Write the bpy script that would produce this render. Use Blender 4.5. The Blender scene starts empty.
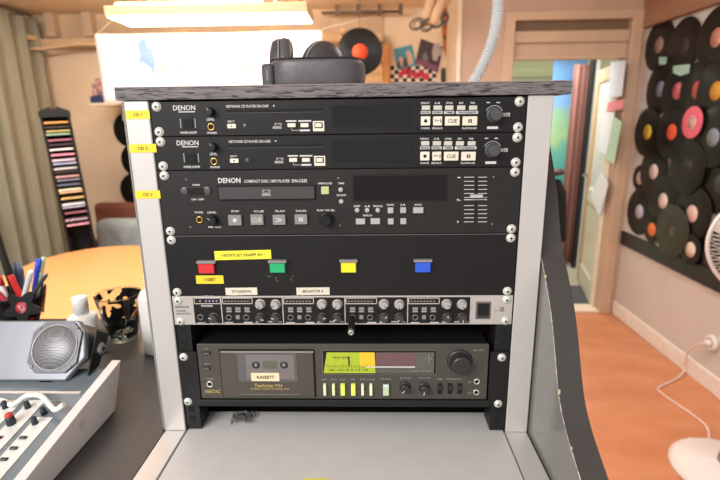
import bpy, bmesh, math, random
from mathutils import Vector, Matrix
random.seed(7)
PI = math.pi
S = bpy.context.scene
col = S.collection

# ------------------------------------------------------------------ camera
CAM = Vector((0.0468, -0.6371, 1.5))
PITCH, YAW, ROLL, FPX = .2442, -.0292, -.0133, 480.0
T = 1.5269                                   # height of the top of the rack's panel stack
fw = Vector((math.sin(YAW)*math.cos(PITCH), math.cos(YAW)*math.cos(PITCH), -math.sin(PITCH)))
rt = Vector((math.cos(YAW), -math.sin(YAW), 0)); up = rt.cross(fw)
r2 = rt*math.cos(ROLL)+up*math.sin(ROLL); u2 = up*math.cos(ROLL)-rt*math.sin(ROLL)
cd = bpy.data.cameras.new('camera'); cam = bpy.data.objects.new('camera', cd); col.objects.link(cam)
cd.sensor_width = 36; cd.lens = 24; cd.clip_start = .02
cam.matrix_world = Matrix(((r2.x,u2.x,-fw.x,CAM.x),(r2.y,u2.y,-fw.y,CAM.y),(r2.z,u2.z,-fw.z,CAM.z),(0,0,0,1)))
cd.dof.use_dof = True; cd.dof.focus_distance = .68; cd.dof.aperture_fstop = 5.0
S.camera = cam

# ------------------------------------------------------------------ light and exposure
S.view_settings.view_transform = 'Standard'; S.view_settings.look = 'None'
S.view_settings.gamma = 1; S.view_settings.use_curve_mapping = False
S.view_settings.exposure = -0.08
W = bpy.data.worlds.new('world'); S.world = W; W.use_nodes = True
W.node_tree.nodes['Background'].inputs[0].default_value = (1.0, .96, .93, 1)
W.node_tree.nodes['Background'].inputs[1].default_value = .68
def area(name, loc, target, sx, sy, power, color=(1,1,1)):
    l = bpy.data.lights.new(name, 'AREA'); l.shape = 'RECTANGLE'; l.size = sx; l.size_y = sy
    l.energy = power; l.color = color
    o = bpy.data.objects.new(name, l); col.objects.link(o); o.location = loc
    o.rotation_euler = (Vector(target)-Vector(loc)).to_track_quat('-Z', 'Y').to_euler()
    return o
area('ceiling_light_behind', (-1.0, -1.5, 2.25), (0, .1, 1.2), 1.3, .5, 42, (1, .98, .96))
area('fill_light_left', (-1.3, .9, 2.25), (-1.4, 2.4, .6), 1.2, .4, 44, (1, .97, .93))  # unseen fill added to brighten the back wall at left
area('fill_light_right', (1.0, 1.2, 2.3), (1.3, 1.6, 0), 1.0, .5, 26, (1, .96, .92))  # unseen fill added for the right side and the door papers
area('next_room_far_fill', (2.2, 5.9, 2.05), (2.2, 6.0, 0), 1.2, .8, 45, (1, 1, .96))  # added fill, keeps the deep end of the next room bright
area('next_room_fill', (1.6, 3.9, 2.06), (1.75, 4.0, 0), .8, .8, 22, (1, 1, .97))  # added fill near the passage, lifts the open door

# ------------------------------------------------------------------ unprojection helpers
def ray(px, py): return fw*FPX + r2*(px-360) + u2*(240-py)
def oy(px, py, Y): r = ray(px, py); return CAM + r*((Y-CAM.y)/r.y)
def oz(px, py, Z): r = ray(px, py); return CAM + r*((Z-CAM.z)/r.z)
def ox(px, py, X): r = ray(px, py); return CAM + r*((X-CAM.x)/r.x)
def R(px, py): return oy(px, py, 0)

# ------------------------------------------------------------------ materials
def lin(c):
    return tuple(((v/255)/12.92 if v/255 <= .04045 else ((v/255+.055)/1.055)**2.4) for v in c)
MATS = {}
def M(name, rgb, rough=.5, metal=0, noise=.06, scale=30, bump=0, spec=.5, emit=0, coat=0, stretch=None, trans=0, alpha=1):
    if name in MATS: return MATS[name]
    m = bpy.data.materials.new(name); m.use_nodes = True; nt = m.node_tree; b = nt.nodes['Principled BSDF']
    c = lin(rgb)
    tc = nt.nodes.new('ShaderNodeTexCoord'); mp = nt.nodes.new('ShaderNodeMapping')
    nz = nt.nodes.new('ShaderNodeTexNoise'); nz.inputs['Scale'].default_value = scale; nz.inputs['Detail'].default_value = 5
    nt.links.new(tc.outputs['Object'], mp.inputs[0]); nt.links.new(mp.outputs[0], nz.inputs[0])
    if stretch: mp.inputs['Scale'].default_value = stretch
    rp = nt.nodes.new('ShaderNodeValToRGB')
    rp.color_ramp.elements[0].position = .3; rp.color_ramp.elements[1].position = .7
    rp.color_ramp.elements[0].color = (*[v*(1-noise) for v in c], 1)
    rp.color_ramp.elements[1].color = (*[min(1, v*(1+noise)) for v in c], 1)
    nt.links.new(nz.outputs[0], rp.inputs[0]); nt.links.new(rp.outputs[0], b.inputs['Base Color'])
    b.inputs['Roughness'].default_value = rough; b.inputs['Metallic'].default_value = metal
    b.inputs['Specular IOR Level'].default_value = spec; b.inputs['Coat Weight'].default_value = coat
    b.inputs['Transmission Weight'].default_value = trans; b.inputs['Alpha'].default_value = alpha
    if emit:
        b.inputs['Emission Color'].default_value = (*c, 1); b.inputs['Emission Strength'].default_value = emit
    if bump:
        bp = nt.nodes.new('ShaderNodeBump'); bp.inputs['Strength'].default_value = bump; bp.inputs['Distance'].default_value = .002
        nt.links.new(nz.outputs[0], bp.inputs['Height']); nt.links.new(bp.outputs[0], b.inputs['Normal'])
    MATS[name] = m; return m

def coloured(name, pts, rough=.6, kind='NOISE', scale=8, stretch=(1,1,1), bump=0):
    """procedural surface with a many-stop colour ramp over a noise or voronoi pattern"""
    m = bpy.data.materials.new(name); m.use_nodes = True; nt = m.node_tree; b = nt.nodes['Principled BSDF']
    tc = nt.nodes.new('ShaderNodeTexCoord'); mp = nt.nodes.new('ShaderNodeMapping'); mp.inputs['Scale'].default_value = stretch
    nt.links.new(tc.outputs['Object'], mp.inputs[0])
    if kind == 'NOISE':
        n = nt.nodes.new('ShaderNodeTexNoise'); n.inputs['Detail'].default_value = 6; out = n.outputs[0]
    else:
        n = nt.nodes.new('ShaderNodeTexVoronoi'); out = n.outputs['Color']
    n.inputs['Scale'].default_value = scale
    nt.links.new(mp.outputs[0], n.inputs[0])
    rp = nt.nodes.new('ShaderNodeValToRGB'); cr = rp.color_ramp
    cr.interpolation = 'CONSTANT' if kind != 'NOISE' else 'LINEAR'
    while len(cr.elements) < len(pts): cr.elements.new(.5)
    for e, (p, c) in zip(cr.elements, pts): e.position = p; e.color = (*lin(c), 1)
    nt.links.new(out, rp.inputs[0]); nt.links.new(rp.outputs[0], b.inputs['Base Color'])
    b.inputs['Roughness'].default_value = rough
    if bump:
        bp = nt.nodes.new('ShaderNodeBump'); bp.inputs['Strength'].default_value = bump; bp.inputs['Distance'].default_value = .003
        nt.links.new(n.outputs[0], bp.inputs['Height']); nt.links.new(bp.outputs[0], b.inputs['Normal'])
    return m

panel_m = M('black_panel_paint', (23,21,21), .5, noise=.12, scale=60, bump=.05, spec=.35)
panel_m2 = M('charcoal_panel_paint', (36,34,33), .5, noise=.1, scale=60, bump=.05, spec=.35)
black_m = M('black_plastic', (20,19,19), .45, spec=.4)
void_m = M('black_recess', (9,9,9), .8)
rail_m = M('rack_rail_steel', (34,34,34), .45, metal=.3)
alu_m = M('anodised_aluminium', (214,209,205), .42, metal=.35, noise=.03, scale=14, stretch=(1,1,.2))
silver_m = M('silver_panel', (205,196,190), .38, metal=.35, noise=.03)
white_ink = M('white_print', (212,210,208), .6)
dim_ink = M('grey_print', (150,148,146), .6)
gold_ink = M('gold_print', (190,165,105), .5)
cream_btn = M('cream_button', (236,228,208), .4)
grey_btn = M('grey_button', (138,136,132), .45)
lgrey_btn = M('light_grey_button', (176,176,174), .45)
screw_m = M('nickel_screw', (226,226,218), .42, metal=.25)
brass_m = M('brass_ring', (214,178,100), .25, metal=.9)
tapeY = M('yellow_label_tape', (246,214,52), .45, noise=.03)
tapeY2 = M('lemon_label_tape', (250,238,70), .45, noise=.03)
tapeW = M('cream_label_tape', (226,216,198), .5, noise=.04)
tape_ink = M('label_ink', (70,55,20), .6)
glass_dark = M('smoked_display_window', (10,9,10), .07, spec=.6)

# ------------------------------------------------------------------ mesh builder
OFF = {}
class MB:
    def __init__(s): s.bm = bmesh.new(); s.mats = []; s.cur = 0
    def m(s, mat):
        if mat not in s.mats: s.mats.append(mat)
        s.cur = s.mats.index(mat); return s
    def _add(s, t, mtx=None, smooth=False):
        if mtx is not None: t.transform(mtx)
        vm = {}
        for v in t.verts: vm[v] = s.bm.verts.new(v.co)
        for f in t.faces:
            try: nf = s.bm.faces.new([vm[v] for v in f.verts])
            except ValueError: continue
            nf.material_index = s.cur; nf.smooth = smooth or f.smooth
        t.free(); return s
    def box(s, x0, x1, y0, y1, z0, z1, bev=0, mtx=None, seg=1):
        t = bmesh.new(); bmesh.ops.create_cube(t, size=1)
        for v in t.verts:
            v.co = Vector(((x0+x1)/2+v.co.x*(x1-x0), (y0+y1)/2+v.co.y*(y1-y0), (z0+z1)/2+v.co.z*(z1-z0)))
        if bev: bmesh.ops.bevel(t, geom=t.edges[:], offset=bev, segments=seg, affect='EDGES', profile=.5)
        return s._add(t, mtx)
    def lathe(s, prof, n=24, mtx=None, smooth=True, caps=True):
        """profile of (r, z) turned about Z"""
        t = bmesh.new(); rings = []
        for r, z in prof:
            rings.append([t.verts.new((r*math.cos(2*PI*k/n), r*math.sin(2*PI*k/n), z)) for k in range(n)] if r > 1e-7 else [t.verts.new((0,0,z))])
        for a, b in zip(rings, rings[1:]):
            for k in range(n):
                k2 = (k+1) % n
                q = [a[k % len(a)], a[k2 % len(a)], b[k2 % len(b)], b[k % len(b)]]
                q = list(dict.fromkeys(q))
                if len(q) > 2:
                    f = t.faces.new(q); f.smooth = smooth
        bmesh.ops.recalc_face_normals(t, faces=t.faces[:])
        return s._add(t, mtx)
    def prism(s, pts, d, mtx=None, smooth=False, bev=0):
        """polygon in XY extruded by d along Z"""
        t = bmesh.new(); n = len(pts)
        a = [t.verts.new((x, y, 0)) for x, y in pts]; b = [t.verts.new((x, y, d)) for x, y in pts]
        t.faces.new(a[::-1]); t.faces.new(b)
        for k in range(n):
            t.faces.new((a[k], a[(k+1) % n], b[(k+1) % n], b[k]))
        bmesh.ops.recalc_face_normals(t, faces=t.faces[:])
        if bev: bmesh.ops.bevel(t, geom=t.edges[:], offset=bev, segments=2, affect='EDGES', profile=.5)
        return s._add(t, mtx, smooth)
    def tube(s, pts, r, n=10, closed=False, rr=None):
        pts = [Vector(p) for p in pts]; t = bmesh.new(); rings = []; N = len(pts)
        prev = None
        for i, p in enumerate(pts):
            if closed: d = pts[(i+1) % N]-pts[i-1]
            else: d = pts[min(i+1, N-1)]-pts[max(i-1, 0)]
            d.normalize()
            if prev is None:
                a = d.orthogonal().normalized()
            else:
                a = (prev - d*prev.dot(d)); a = a.normalized() if a.length > 1e-6 else d.orthogonal().normalized()
            prev = a; b = d.cross(a); R_ = rr[i] if rr else r
            rings.append([t.verts.new(p+(a*math.cos(2*PI*k/n)+b*math.sin(2*PI*k/n))*R_) for k in range(n)])
        rg = list(zip(rings, rings[1:]))
        if closed: rg.append((rings[-1], rings[0]))
        for a, b in rg:
            for k in range(n):
                f = t.faces.new((a[k], a[(k+1) % n], b[(k+1) % n], b[k])); f.smooth = True
        if not closed: t.faces.new(rings[0][::-1]); t.faces.new(rings[-1])
        bmesh.ops.recalc_face_normals(t, faces=t.faces[:])
        return s._add(t)
    def grid(s, fn, nu, nv, closeu=False, smooth=True, matfn=None):
        vs = [[s.bm.verts.new(fn(i/nu, j/nv)) for j in range(nv+1)] for i in range(nu if closeu else nu+1)]
        for i in range(nu):
            for j in range(nv):
                a = vs[i]; b = vs[(i+1) % len(vs)]
                f = s.bm.faces.new((a[j], b[j], b[j+1], a[j+1])); f.smooth = smooth
                f.material_index = matfn((i+.5)/nu, (j+.5)/nv) if matfn else s.cur
        return s
    # --- helpers for things on the rack's front plane (y = 0, out of the panel is -y)
    def pbox(s, x0, y0, x1, y1, out=.002, inn=0, bev=0):
        a = R(x0, (y0+y1)/2); b = R(x1, (y0+y1)/2); c = R((x0+x1)/2, y0); d = R((x0+x1)/2, y1)
        return s.box(a.x, b.x, -out, -inn, d.z, c.z, bev)
    def pcyl(s, px, py, rpx, out=.01, inn=0, prof=None, n=24, smooth=True):
        c = R(px, py); r = abs(R(px+rpx, py).x-c.x)
        m_ = Matrix.Translation((c.x, 0, c.z)) @ Matrix.Rotation(PI/2, 4, 'X')
        prof = prof or [(0, inn), (r, inn), (r, out*.9), (r*.92, out), (0, out)]
        return s.lathe([(p[0] if not isinstance(p[0], str) else 0, p[1]) for p in prof], n, m_, smooth)
    def text(s, txt, x, z, w, h, y, d=.0002, mtx=None, bold=0):
        t = text_bm(txt, w, h, d, bold)
        m_ = Matrix.Translation((x, y, z)) @ Matrix.Rotation(PI/2, 4, 'X')
        if mtx is not None: m_ = mtx
        return s._add(t, m_)
    def ptext(s, txt, x0, y0, x1, y1, y=-.0004, bold=0):
        a = R(x0, (y0+y1)/2); b = R(x1, (y0+y1)/2); c = R((x0+x1)/2, y0); d = R((x0+x1)/2, y1)
        return s.text(txt, (a.x+b.x)/2, (c.z+d.z)/2, b.x-a.x, c.z-d.z, y, bold=bold)
    def build(s, name, parent=None, off=None, mat=None, rot=None):
        me = bpy.data.meshes.new(name); o = bpy.data.objects.new(name, me); col.objects.link(o)
        if off is None: off = OFF.get(parent, Vector((0,0,0))) if parent else Vector((0,0,0))
        off = Vector(off)
        bmesh.ops.translate(s.bm, verts=s.bm.verts[:], vec=-off)
        s.bm.to_mesh(me); s.bm.free()
        for k in (s.mats or [mat or black_m]): me.materials.append(k)
        if parent: o.parent = parent
        else: o.location = off
        OFF[o] = off
        return o

def text_bm(txt, w, h, d, bold):
    cu = bpy.data.curves.new('t', 'FONT'); cu.body = txt; cu.size = 1; cu.extrude = .01; cu.offset = bold; cu.resolution_u = 2
    cu.align_x = 'CENTER'
    o = bpy.data.objects.new('t', cu); col.objects.link(o)
    dg = bpy.context.evaluated_depsgraph_get(); me = bpy.data.meshes.new_from_object(o.evaluated_get(dg))
    t = bmesh.new(); t.from_mesh(me)
    bpy.data.objects.remove(o); bpy.data.curves.remove(cu); bpy.data.meshes.remove(me)
    if not t.verts: return t
    xs = [v.co.x for v in t.verts]; ys = [v.co.y for v in t.verts]
    cx, cy = (min(xs)+max(xs))/2, (min(ys)+max(ys))/2; sx = w/(max(xs)-min(xs)); sy = h/(max(ys)-min(ys))
    for v in t.verts: v.co = Vector(((v.co.x-cx)*sx, (v.co.y-cy)*sy, (v.co.z/.01)*d))
    return t

def tag(o, label, cat, group=None, kind=None):
    if label: o['label'] = label
    if cat: o['category'] = cat
    if group: o['group'] = group
    if kind: o['kind'] = kind
    return o
def thing(name, loc, label, cat, group=None):
    o = bpy.data.objects.new(name, None); o.empty_display_size = .05; col.objects.link(o); o.location = loc
    OFF[o] = Vector(loc); tag(o, label, cat, group); return o
def struct(o): o['kind'] = 'structure'; return o
def copy_tree(o, parent=None):
    c = o.copy(); col.objects.link(c); c.parent = parent
    for ch in list(o.children):
        copy_tree(ch, c)
    return c

# ================================================================== SETTING
XR, YD, YB, XL, ZC = 1.935, 2.95, 3.45, -2.70, 2.345
wall_m = M('cream_wall_paint', (230,208,178), .75, noise=.05, scale=3, bump=.05)
wallr_m = M('pinkish_wall_paint', (204,196,190), .75, noise=.05, scale=3, bump=.05)
trim_m = M('beige_trim_paint', (200,172,144), .55, noise=.05, scale=6)
pale_trim_m = M('pale_trim_paint', (240,224,200), .5, noise=.04, scale=6)
ceil_m = M('peach_ceiling_paint', (236,216,188), .8, noise=.05, scale=4, bump=.05)
brown_beam = M('brown_wood_beam', (150,112,86), .6, noise=.15, scale=10, stretch=(1,.15,1))
floor_m = coloured('orange_marbled_lino', [(0,(186,116,80)),(.4,(200,128,88)),(.62,(208,140,98)),(1,(216,152,112))], .38, scale=3.2, stretch=(1,2,1), bump=.02)

b = MB(); b.m(floor_m).box(XL, XR+.1, -2.2, YD+.06, -.05, 0); struct(b.build('floor'))
b = MB(); b.m(floor_m).box(XL, 1.0, YD+.06, YB+.1, -.05, 0); struct(b.build('floor'))
b = MB(); b.m(ceil_m).box(XL-.1, XR+.1, -.2, YB+.1, ZC, ZC+.08); struct(b.build('ceiling'))
b = MB(); b.m(wallr_m).box(XR, XR+.1, -.4, YD+.1, 0, ZC); struct(b.build('wall_right'))
b = MB(); b.m(wall_m).box(XL-.1, XL, .2, YB+.1, 0, ZC); struct(b.build('wall_left'))
xc = oy(460, 50, YD).x                       # outer corner of the door wall
b = MB(); b.m(wall_m).box(XL, xc+.02, YB, YB+.1, 0, ZC); struct(b.build('wall_back'))
xo0 = oy(513, 60, YD).x; xo1 = oy(628, 60, YD).x; ztop = oy(560, 20, YD).z
dw = M('door_wall_paint', (192,164,142), .7, noise=.05, scale=3)
b = MB(); b.m(dw); b.box(xc, xo0, YD, YD+.14, 0, ZC); b.box(xo1, XR, YD, YD+.14, 0, ZC); b.box(xo0, xo1, YD, YD+.14, ztop, ZC)
b.box(xc, xc+.1, YD+.14, YB, 0, ZC)
struct(b.build('wall_door'))
b = MB(); b.m(pale_trim_m).box(xc-.025, xc+.004, YD-.012, YB, 0, ZC); struct(b.build('trim_corner'))
b = MB(); b.m(trim_m)
b.box(xo0-.07, xo0, YD-.018, YD, 0, ztop+.06, .004); b.box(xo1, min(xo1+.075, XR), YD-.018, YD, 0, ztop+.06, .004); b.box(xo0, xo1, YD-.018, YD, ztop, ztop+.06, .004)
struct(b.build('trim_doorframe'))
# transom panel over the doorway
zl = oy(555, 60, YD+.06).z
b = MB(); b.m(trim_m); b.box(xo0, xo1, YD+.05, YD+.09, zl, ztop)
z1 = oy(555, 42, YD).z; z2 = oy(555, 30, YD).z
b.box(xo0, xo1, YD+.015, YD+.05, z1, z2, .006)
b.box(xo0, xo1, YD+.02, YD+.05, zl, zl+.03, .004)
b.m(M('dark_recess_wood', (118,94,72), .7)).box(xo0, xo1, YD+.04, YD+.05, z2, ztop)
struct(b.build('trim_transom'))
b = MB(); b.m(pale_trim_m).box(xo0, xo1, YD, YD+.14, 0, .02, .004); struct(b.build('trim_threshold'))
# baseboards, corner beam
b = MB(); b.m(M('white_baseboard_paint', (236,228,220), .5)).box(XR-.016, XR, 0, YD, 0, .105, .004); struct(b.build('baseboard_right'))
b = MB(); b.m(brown_beam).box(XR-.05, XR, .5, YD-.001, 2.085, 2.3, .004); struct(b.build('trim_beam_right'))
b = MB(); b.m(M('baseboard_cream', (222,196,164), .5)).box(XL, xc-.03, YB-.015, YB, 0, .09, .003); struct(b.build('baseboard_back'))
# beams and boards under the ceiling of the left half
b = MB(); b.m(M('light_brown_beam', (206,176,140), .6, noise=.1)).box(XL, oy(383,50,3.4).x, YB-.13, YB, ZC-.255, ZC-.19, .006); struct(b.build('trim_beam_back'))
b = MB(); b.m(M('service_recess_board', (200,172,140), .7, noise=.12, scale=5)).box(XL, oy(383,50,3.4).x, YB-.02, YB, ZC-.19, ZC); struct(b.build('trim_recess_board'))
pa, pb = oy(383, 10, 3.4), oy(390, 84, 3.4)
b = MB(); b.m(M('orange_pine_post', (204,146,92), .6, noise=.12, scale=8, stretch=(1,1,.1))).box(oy(383,50,3.4).x, oy(390,50,3.4).x, YB-.06, YB, 0, ZC-.26, .004); struct(b.build('trim_post'))
b = MB(); b.m(M('pine_boards', (214,184,142), .65, noise=.12, scale=6, stretch=(.2,1,3))).box(oy(338,50,3.4).x, oy(383,50,3.4).x, YB-.015, YB, 1.0, ZC-.26)
for k in range(6):
    zz = 2.08-.075*k; b.box(oy(338,50,3.4).x, oy(383,50,3.4).x, YB-.022, YB-.015, zz-.066, zz, .003)
struct(b.build('trim_boards'))
for px in (53, 90):                           # small brackets between the two beams
    p = oy(px, 30, 3.38)
    b = MB(); b.m(trim_m).box(p.x-.035, p.x+.035, YB-.11, YB-.02, ZC-.18, ZC, .003); struct(b.build('trim_block'))
# next room
b = MB(); b.m(M('next_room_floor', (206,196,176), .5)).box(xc+.1, 4.6, YD+.14, 7.1, -.05, 0); struct(b.build('floor_next_room'))
nrw = M('next_room_wall', (200,204,180), .7)
b = MB(); b.m(nrw).box(xc+.1, 4.6, 7.0, 7.1, 0, 2.2); struct(b.build('wall_next_room'))
b = MB(); b.m(nrw).box(xc+.0, xc+.1, YB+.1, 7.0, 0, 2.2); struct(b.build('wall_next_room_left'))
b = MB(); b.m(nrw).box(4.5, 4.6, YD+.14, 7.0, 0, 2.2); struct(b.build('wall_next_room_right'))
b = MB(); b.m(M('next_room_ceiling', (216,218,190), .7)).box(xc+.1, 4.6, YD+.14, 7.1, 2.1, 2.16); struct(b.build('ceiling_next_room'))
b = MB(); b.m(M('dark_green_beam', (50,60,45), .7)).box(xc+.1, oy(546,85,6.0).x, 5.9, 6.0, oy(530,90,6).z, oy(530,82,6).z); struct(b.build('trim_next_room_beam'))
mu = bpy.data.materials.new('landscape_cloth'); mu.use_nodes = True; nt = mu.node_tree; bs = nt.nodes['Principled BSDF']
tc = nt.nodes.new('ShaderNodeTexCoord'); sp = nt.nodes.new('ShaderNodeSeparateXYZ'); nz = nt.nodes.new('ShaderNodeTexNoise'); nz.inputs['Scale'].default_value = 6
ad = nt.nodes.new('ShaderNodeMath'); ad.operation = 'MULTIPLY_ADD'; ad.inputs[1].default_value = .3
dv = nt.nodes.new('ShaderNodeMath'); dv.operation = 'DIVIDE'; dv.inputs[1].default_value = 2.2
rp = nt.nodes.new('ShaderNodeValToRGB'); cr = rp.color_ramp
pts_ = [(0,(70,160,160)),(.5,(96,190,184)),(.60,(120,196,176)),(.66,(176,212,150)),(.76,(150,196,160)),(.82,(130,176,226)),(.90,(110,160,220)),(1,(120,170,220))]
while len(cr.elements) < len(pts_): cr.elements.new(.5)
for e, (p_, c_) in zip(cr.elements, pts_): e.position = p_; e.color = (*lin(c_), 1)
nt.links.new(tc.outputs['Object'], sp.inputs[0]); nt.links.new(tc.outputs['Object'], nz.inputs[0]); nt.links.new(nz.outputs[0], ad.inputs[0]); nt.links.new(sp.outputs['Z'], ad.inputs[2])
nt.links.new(ad.outputs[0], dv.inputs[0]); nt.links.new(dv.outputs[0], rp.inputs[0]); nt.links.new(rp.outputs[0], bs.inputs['Base Color']); bs.inputs['Roughness'].default_value = .8
b = MB(); b.m(mu).box(oy(552,90,4.5).x, oy(585,90,4.5).x, 4.5, 4.515, .05, 2.08)
tag(b.build('landscape_hanging', off=(oy(565,90,4.5).x, 4.5, .0)), 'tall cloth printed with blue sky and green land, left of the red brown curtain', 'wall hanging')

# mat, curtain, coat in the next room
b = MB(); b.m(M('grey_door_mat', (86,86,92), .95, noise=.2, scale=80, bump=.3)).box(1.25, 2.1, YD+.2, YD+.62, 0, .012, .004)
tag(b.build('door_mat', off=(1.67, YD+.4, 0)), 'dark grey doormat lying just beyond the doorway threshold', 'mat')
def curtain(name, P0, P1, z0, z1, folds, amp, mat, label, cat='curtain'):
    P0, P1 = Vector(P0), Vector(P1); d = (P1-P0); n = Vector((-d.y, d.x)).normalized()
    b = MB(); b.m(mat)
    def f(u, v):
        a = amp*(.75+.5*(1-v))*math.sin(2*PI*folds*u+.6*math.sin(7*u))+amp*.3*math.sin(2*PI*folds*2.3*u+1)
        p = P0+d*u+n*a
        return Vector((p.x, p.y, z0+(z1-z0)*v))
    b.grid(f, folds*14, 10)
    o = b.build(name, off=(P0.x, P0.y, z0))
    md = o.modifiers.new('thick', 'SOLIDIFY'); md.thickness = .004; md.offset = 0
    tag(o, label, cat); return o
c0 = oy(574, 100, 4.2); c1 = oy(589, 100, 4.2)
curtain('curtain', (c0.x-.02, 4.2), (c1.x+.0, 4.25), .02, oy(583,64,4.2).z, 3, .02, M('dusty_red_curtain', (150,104,94), .9, noise=.15, scale=12, stretch=(4,4,.3)),
        'dusty red brown curtain seen through the open doorway')
for n_, (xa, xb, cm, tx_) in enumerate([(590,594,M('gap_black', (30,28,28), .6),'thin black strip for the dark gap right of the red brown curtain beyond the doorway'),(594.3,599,M('white_post', (226,232,224), .5),'thin white upright post between the black strip and the open door')]):  # black strip stands in for the dark gap beside the white jamb
    b = MB(); b.m(cm).box(oy(xa,80,4.15).x, oy(xb,80,4.15).x, 4.13+.02*n_, 4.19+.02*n_, 0, 2.09, .004)
    tag(b.build('post', off=(oy(xa,80,4.15).x, 4.16, 0)), tx_, 'post')
# coat on a peg rail stand
cc = oy(556, 215, 3.9)
coat = thing('coat_stand', (cc.x, 3.9, 0), 'black padded coat hung on a dark stand behind the rack, in the doorway', 'coat stand')
b = MB(); b.m(M('black_coat_cloth', (28,26,27), .9, noise=.2, scale=15, bump=.3))
b.grid(lambda u, v: Vector((cc.x-.06+(.13+.05*(1-v)-.09*max(0,v-.8)*5*.6)*math.cos(2*PI*u)*(1+.06*math.sin(8*PI*u)), 3.9+(.1+.02*math.sin(6*PI*u))*math.sin(2*PI*u), .35+(oy(556,180,3.9).z-.35)*v)), 40, 10, closeu=True)
b.build('coat', coat)
b = MB(); b.m(M('dark_brown_wood', (84,50,40), .5)); b.tube([(cc.x-.06, 3.9, 0), (cc.x-.06, 3.9, oy(556,172,3.9).z)], .015)
b.lathe([(0,0),(.17,0),(.17,.02),(.03,.04),(0,.04)], 24, Matrix.Translation((cc.x-.06, 3.9, 0)))
b.lathe([(0,-.03),(.05,-.02),(.075,0),(.06,.03),(0,.045)], 20, Matrix.Translation((cc.x-.03, 3.9, oy(556,175,3.9).z+.02)))
b.build('pole', coat)

# door leaf, open into the next room
hx = xo1-.005; h0 = Vector((hx, YD+.1)); h1 = Vector((hx+.175, YD+.1+.70)); dd = (h1-h0); L = dd.length
ang = math.atan2(dd.y, dd.x)
leaf = bpy.data.objects.new('door_1', None); col.objects.link(leaf); leaf.location = (h0.x, h0.y, 0); leaf.rotation_euler = (0, 0, ang); struct(leaf); OFF[leaf] = Vector((0,0,0))
zt = zl-.02
b = MB(); b.m(M('door_stile_wood', (206,170,130), .5, noise=.06)); b.box(L-.11, L, -.02, .02, .02, zt, .003)
b.box(.1, L-.11, -.02, .02, zt-.1, zt, .003); b.m(M('pale_door_panel', (222,218,196), .45)); b.box(0, .10, -.02, .02, .02, zt, .003); b.box(.1, L-.11, -.02, .02, .02, .2, .003); b.box(.1, L-.11, -.02, .02, .78, .9, .003)
b.build('door_frame', leaf)
b = MB(); b.m(M('pale_door_panel', (222,218,196), .45)); b.box(.1, L-.11, -.008, .008, .2, .78)
b.build('lower_panel', leaf)
b = MB(); b.m(M('frosted_door_glass', (214,218,214), .3, spec=.6)); b.box(.1, L-.11, -.004, .004, .9, zt-.1)
b.build('glass_panel', leaf)
b = MB(); b.m(M('door_handle_steel', (150,145,140), .3, metal=.8)); b.tube([(L-.05,.02,1.0),(L-.05,.06,1.0),(L-.16,.065,1.0)], .009); b.build('door_handle', leaf)
# hang papers on leaf (left-hand face = +y local)
def leafpoint(px, py):
    r = ray(px, py); n = Vector((-math.sin(ang), math.cos(ang), 0)); p0 = Vector((h0.x, h0.y, 0))+n*.024
    return CAM+r*((p0-CAM).dot(n)/r.dot(n))
def leaf_sheet(name, quad, mat, label, cat, extra=.0):
    n = Vector((-math.sin(ang), math.cos(ang), 0))
    P = [leafpoint(*q)+n*extra for q in quad]
    b = MB(); b.m(mat); t = bmesh.new(); a = [t.verts.new(p) for p in P]; c = [t.verts.new(p+n*.0015) for p in P]
    t.faces.new(a); t.faces.new(c[::-1]); k = len(P)
    for i in range(k): t.faces.new((a[i], a[(i+1) % k], c[(i+1) % k], c[i]))
    bmesh.ops.recalc_face_normals(t, faces=t.faces[:]); b._add(t)
    o = b.build(name, off=sum(P, Vector())/len(P)); tag(o, label, cat); return o
paper_m = coloured('printed_paper', [(0,(236,238,242)),(.6,(228,232,240)),(.72,(190,200,220)),(1,(215,220,232))], .8, scale=40, stretch=(1,1,4))
leaf_sheet('paper_notice', [(611,62),(626,60),(622,96),(608,98)], M('pale_blue_paper', (214,220,232), .8), 'large pale blue white sheet at the top of the open door', 'paper')
leaf_sheet('paper_note', [(609,102),(624,100),(623,109),(607,112)], M('pink_paper', (226,130,138), .8), 'small pink paper note under the pale sheet on the open door', 'paper', .003)
leaf_sheet('paper_notice', [(604,113),(615,112),(607,156),(599,150)], paper_m, 'long white printed sheet below the pink note on the open door', 'paper', .003)
leaf_sheet('paper_notice', [(614,116),(622,122),(614,165),(606,158)], M('pale_green_paper', (176,208,184), .8), 'pale green sheet overlapped by the long white sheet on the open door', 'paper')
leaf_sheet('paper_notice', [(602,171),(609,184),(600,217),(591,196)], paper_m, 'crooked white paper notice taped low on the open door', 'paper', .003)

# ------------------------------------------------------------------ black rail and records on the right wall
b = MB(); r0 = ox(623,238,XR-.01); r1 = ox(720,288,XR-.01)
zr = .5*(ox(625,231,XR).z+ox(623,244.4,XR).z)
b.m(M('black_rail_wood', (34,34,32), .35, noise=.2)).box(XR-.02, XR, .6, ox(623,238,XR).y, zr-.05, zr+.052, .003)
tag(b.build('wall_rail', off=(XR-.01, 1.7, zr)), 'long black wooden rail on the wall below the records', 'rail')

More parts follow.
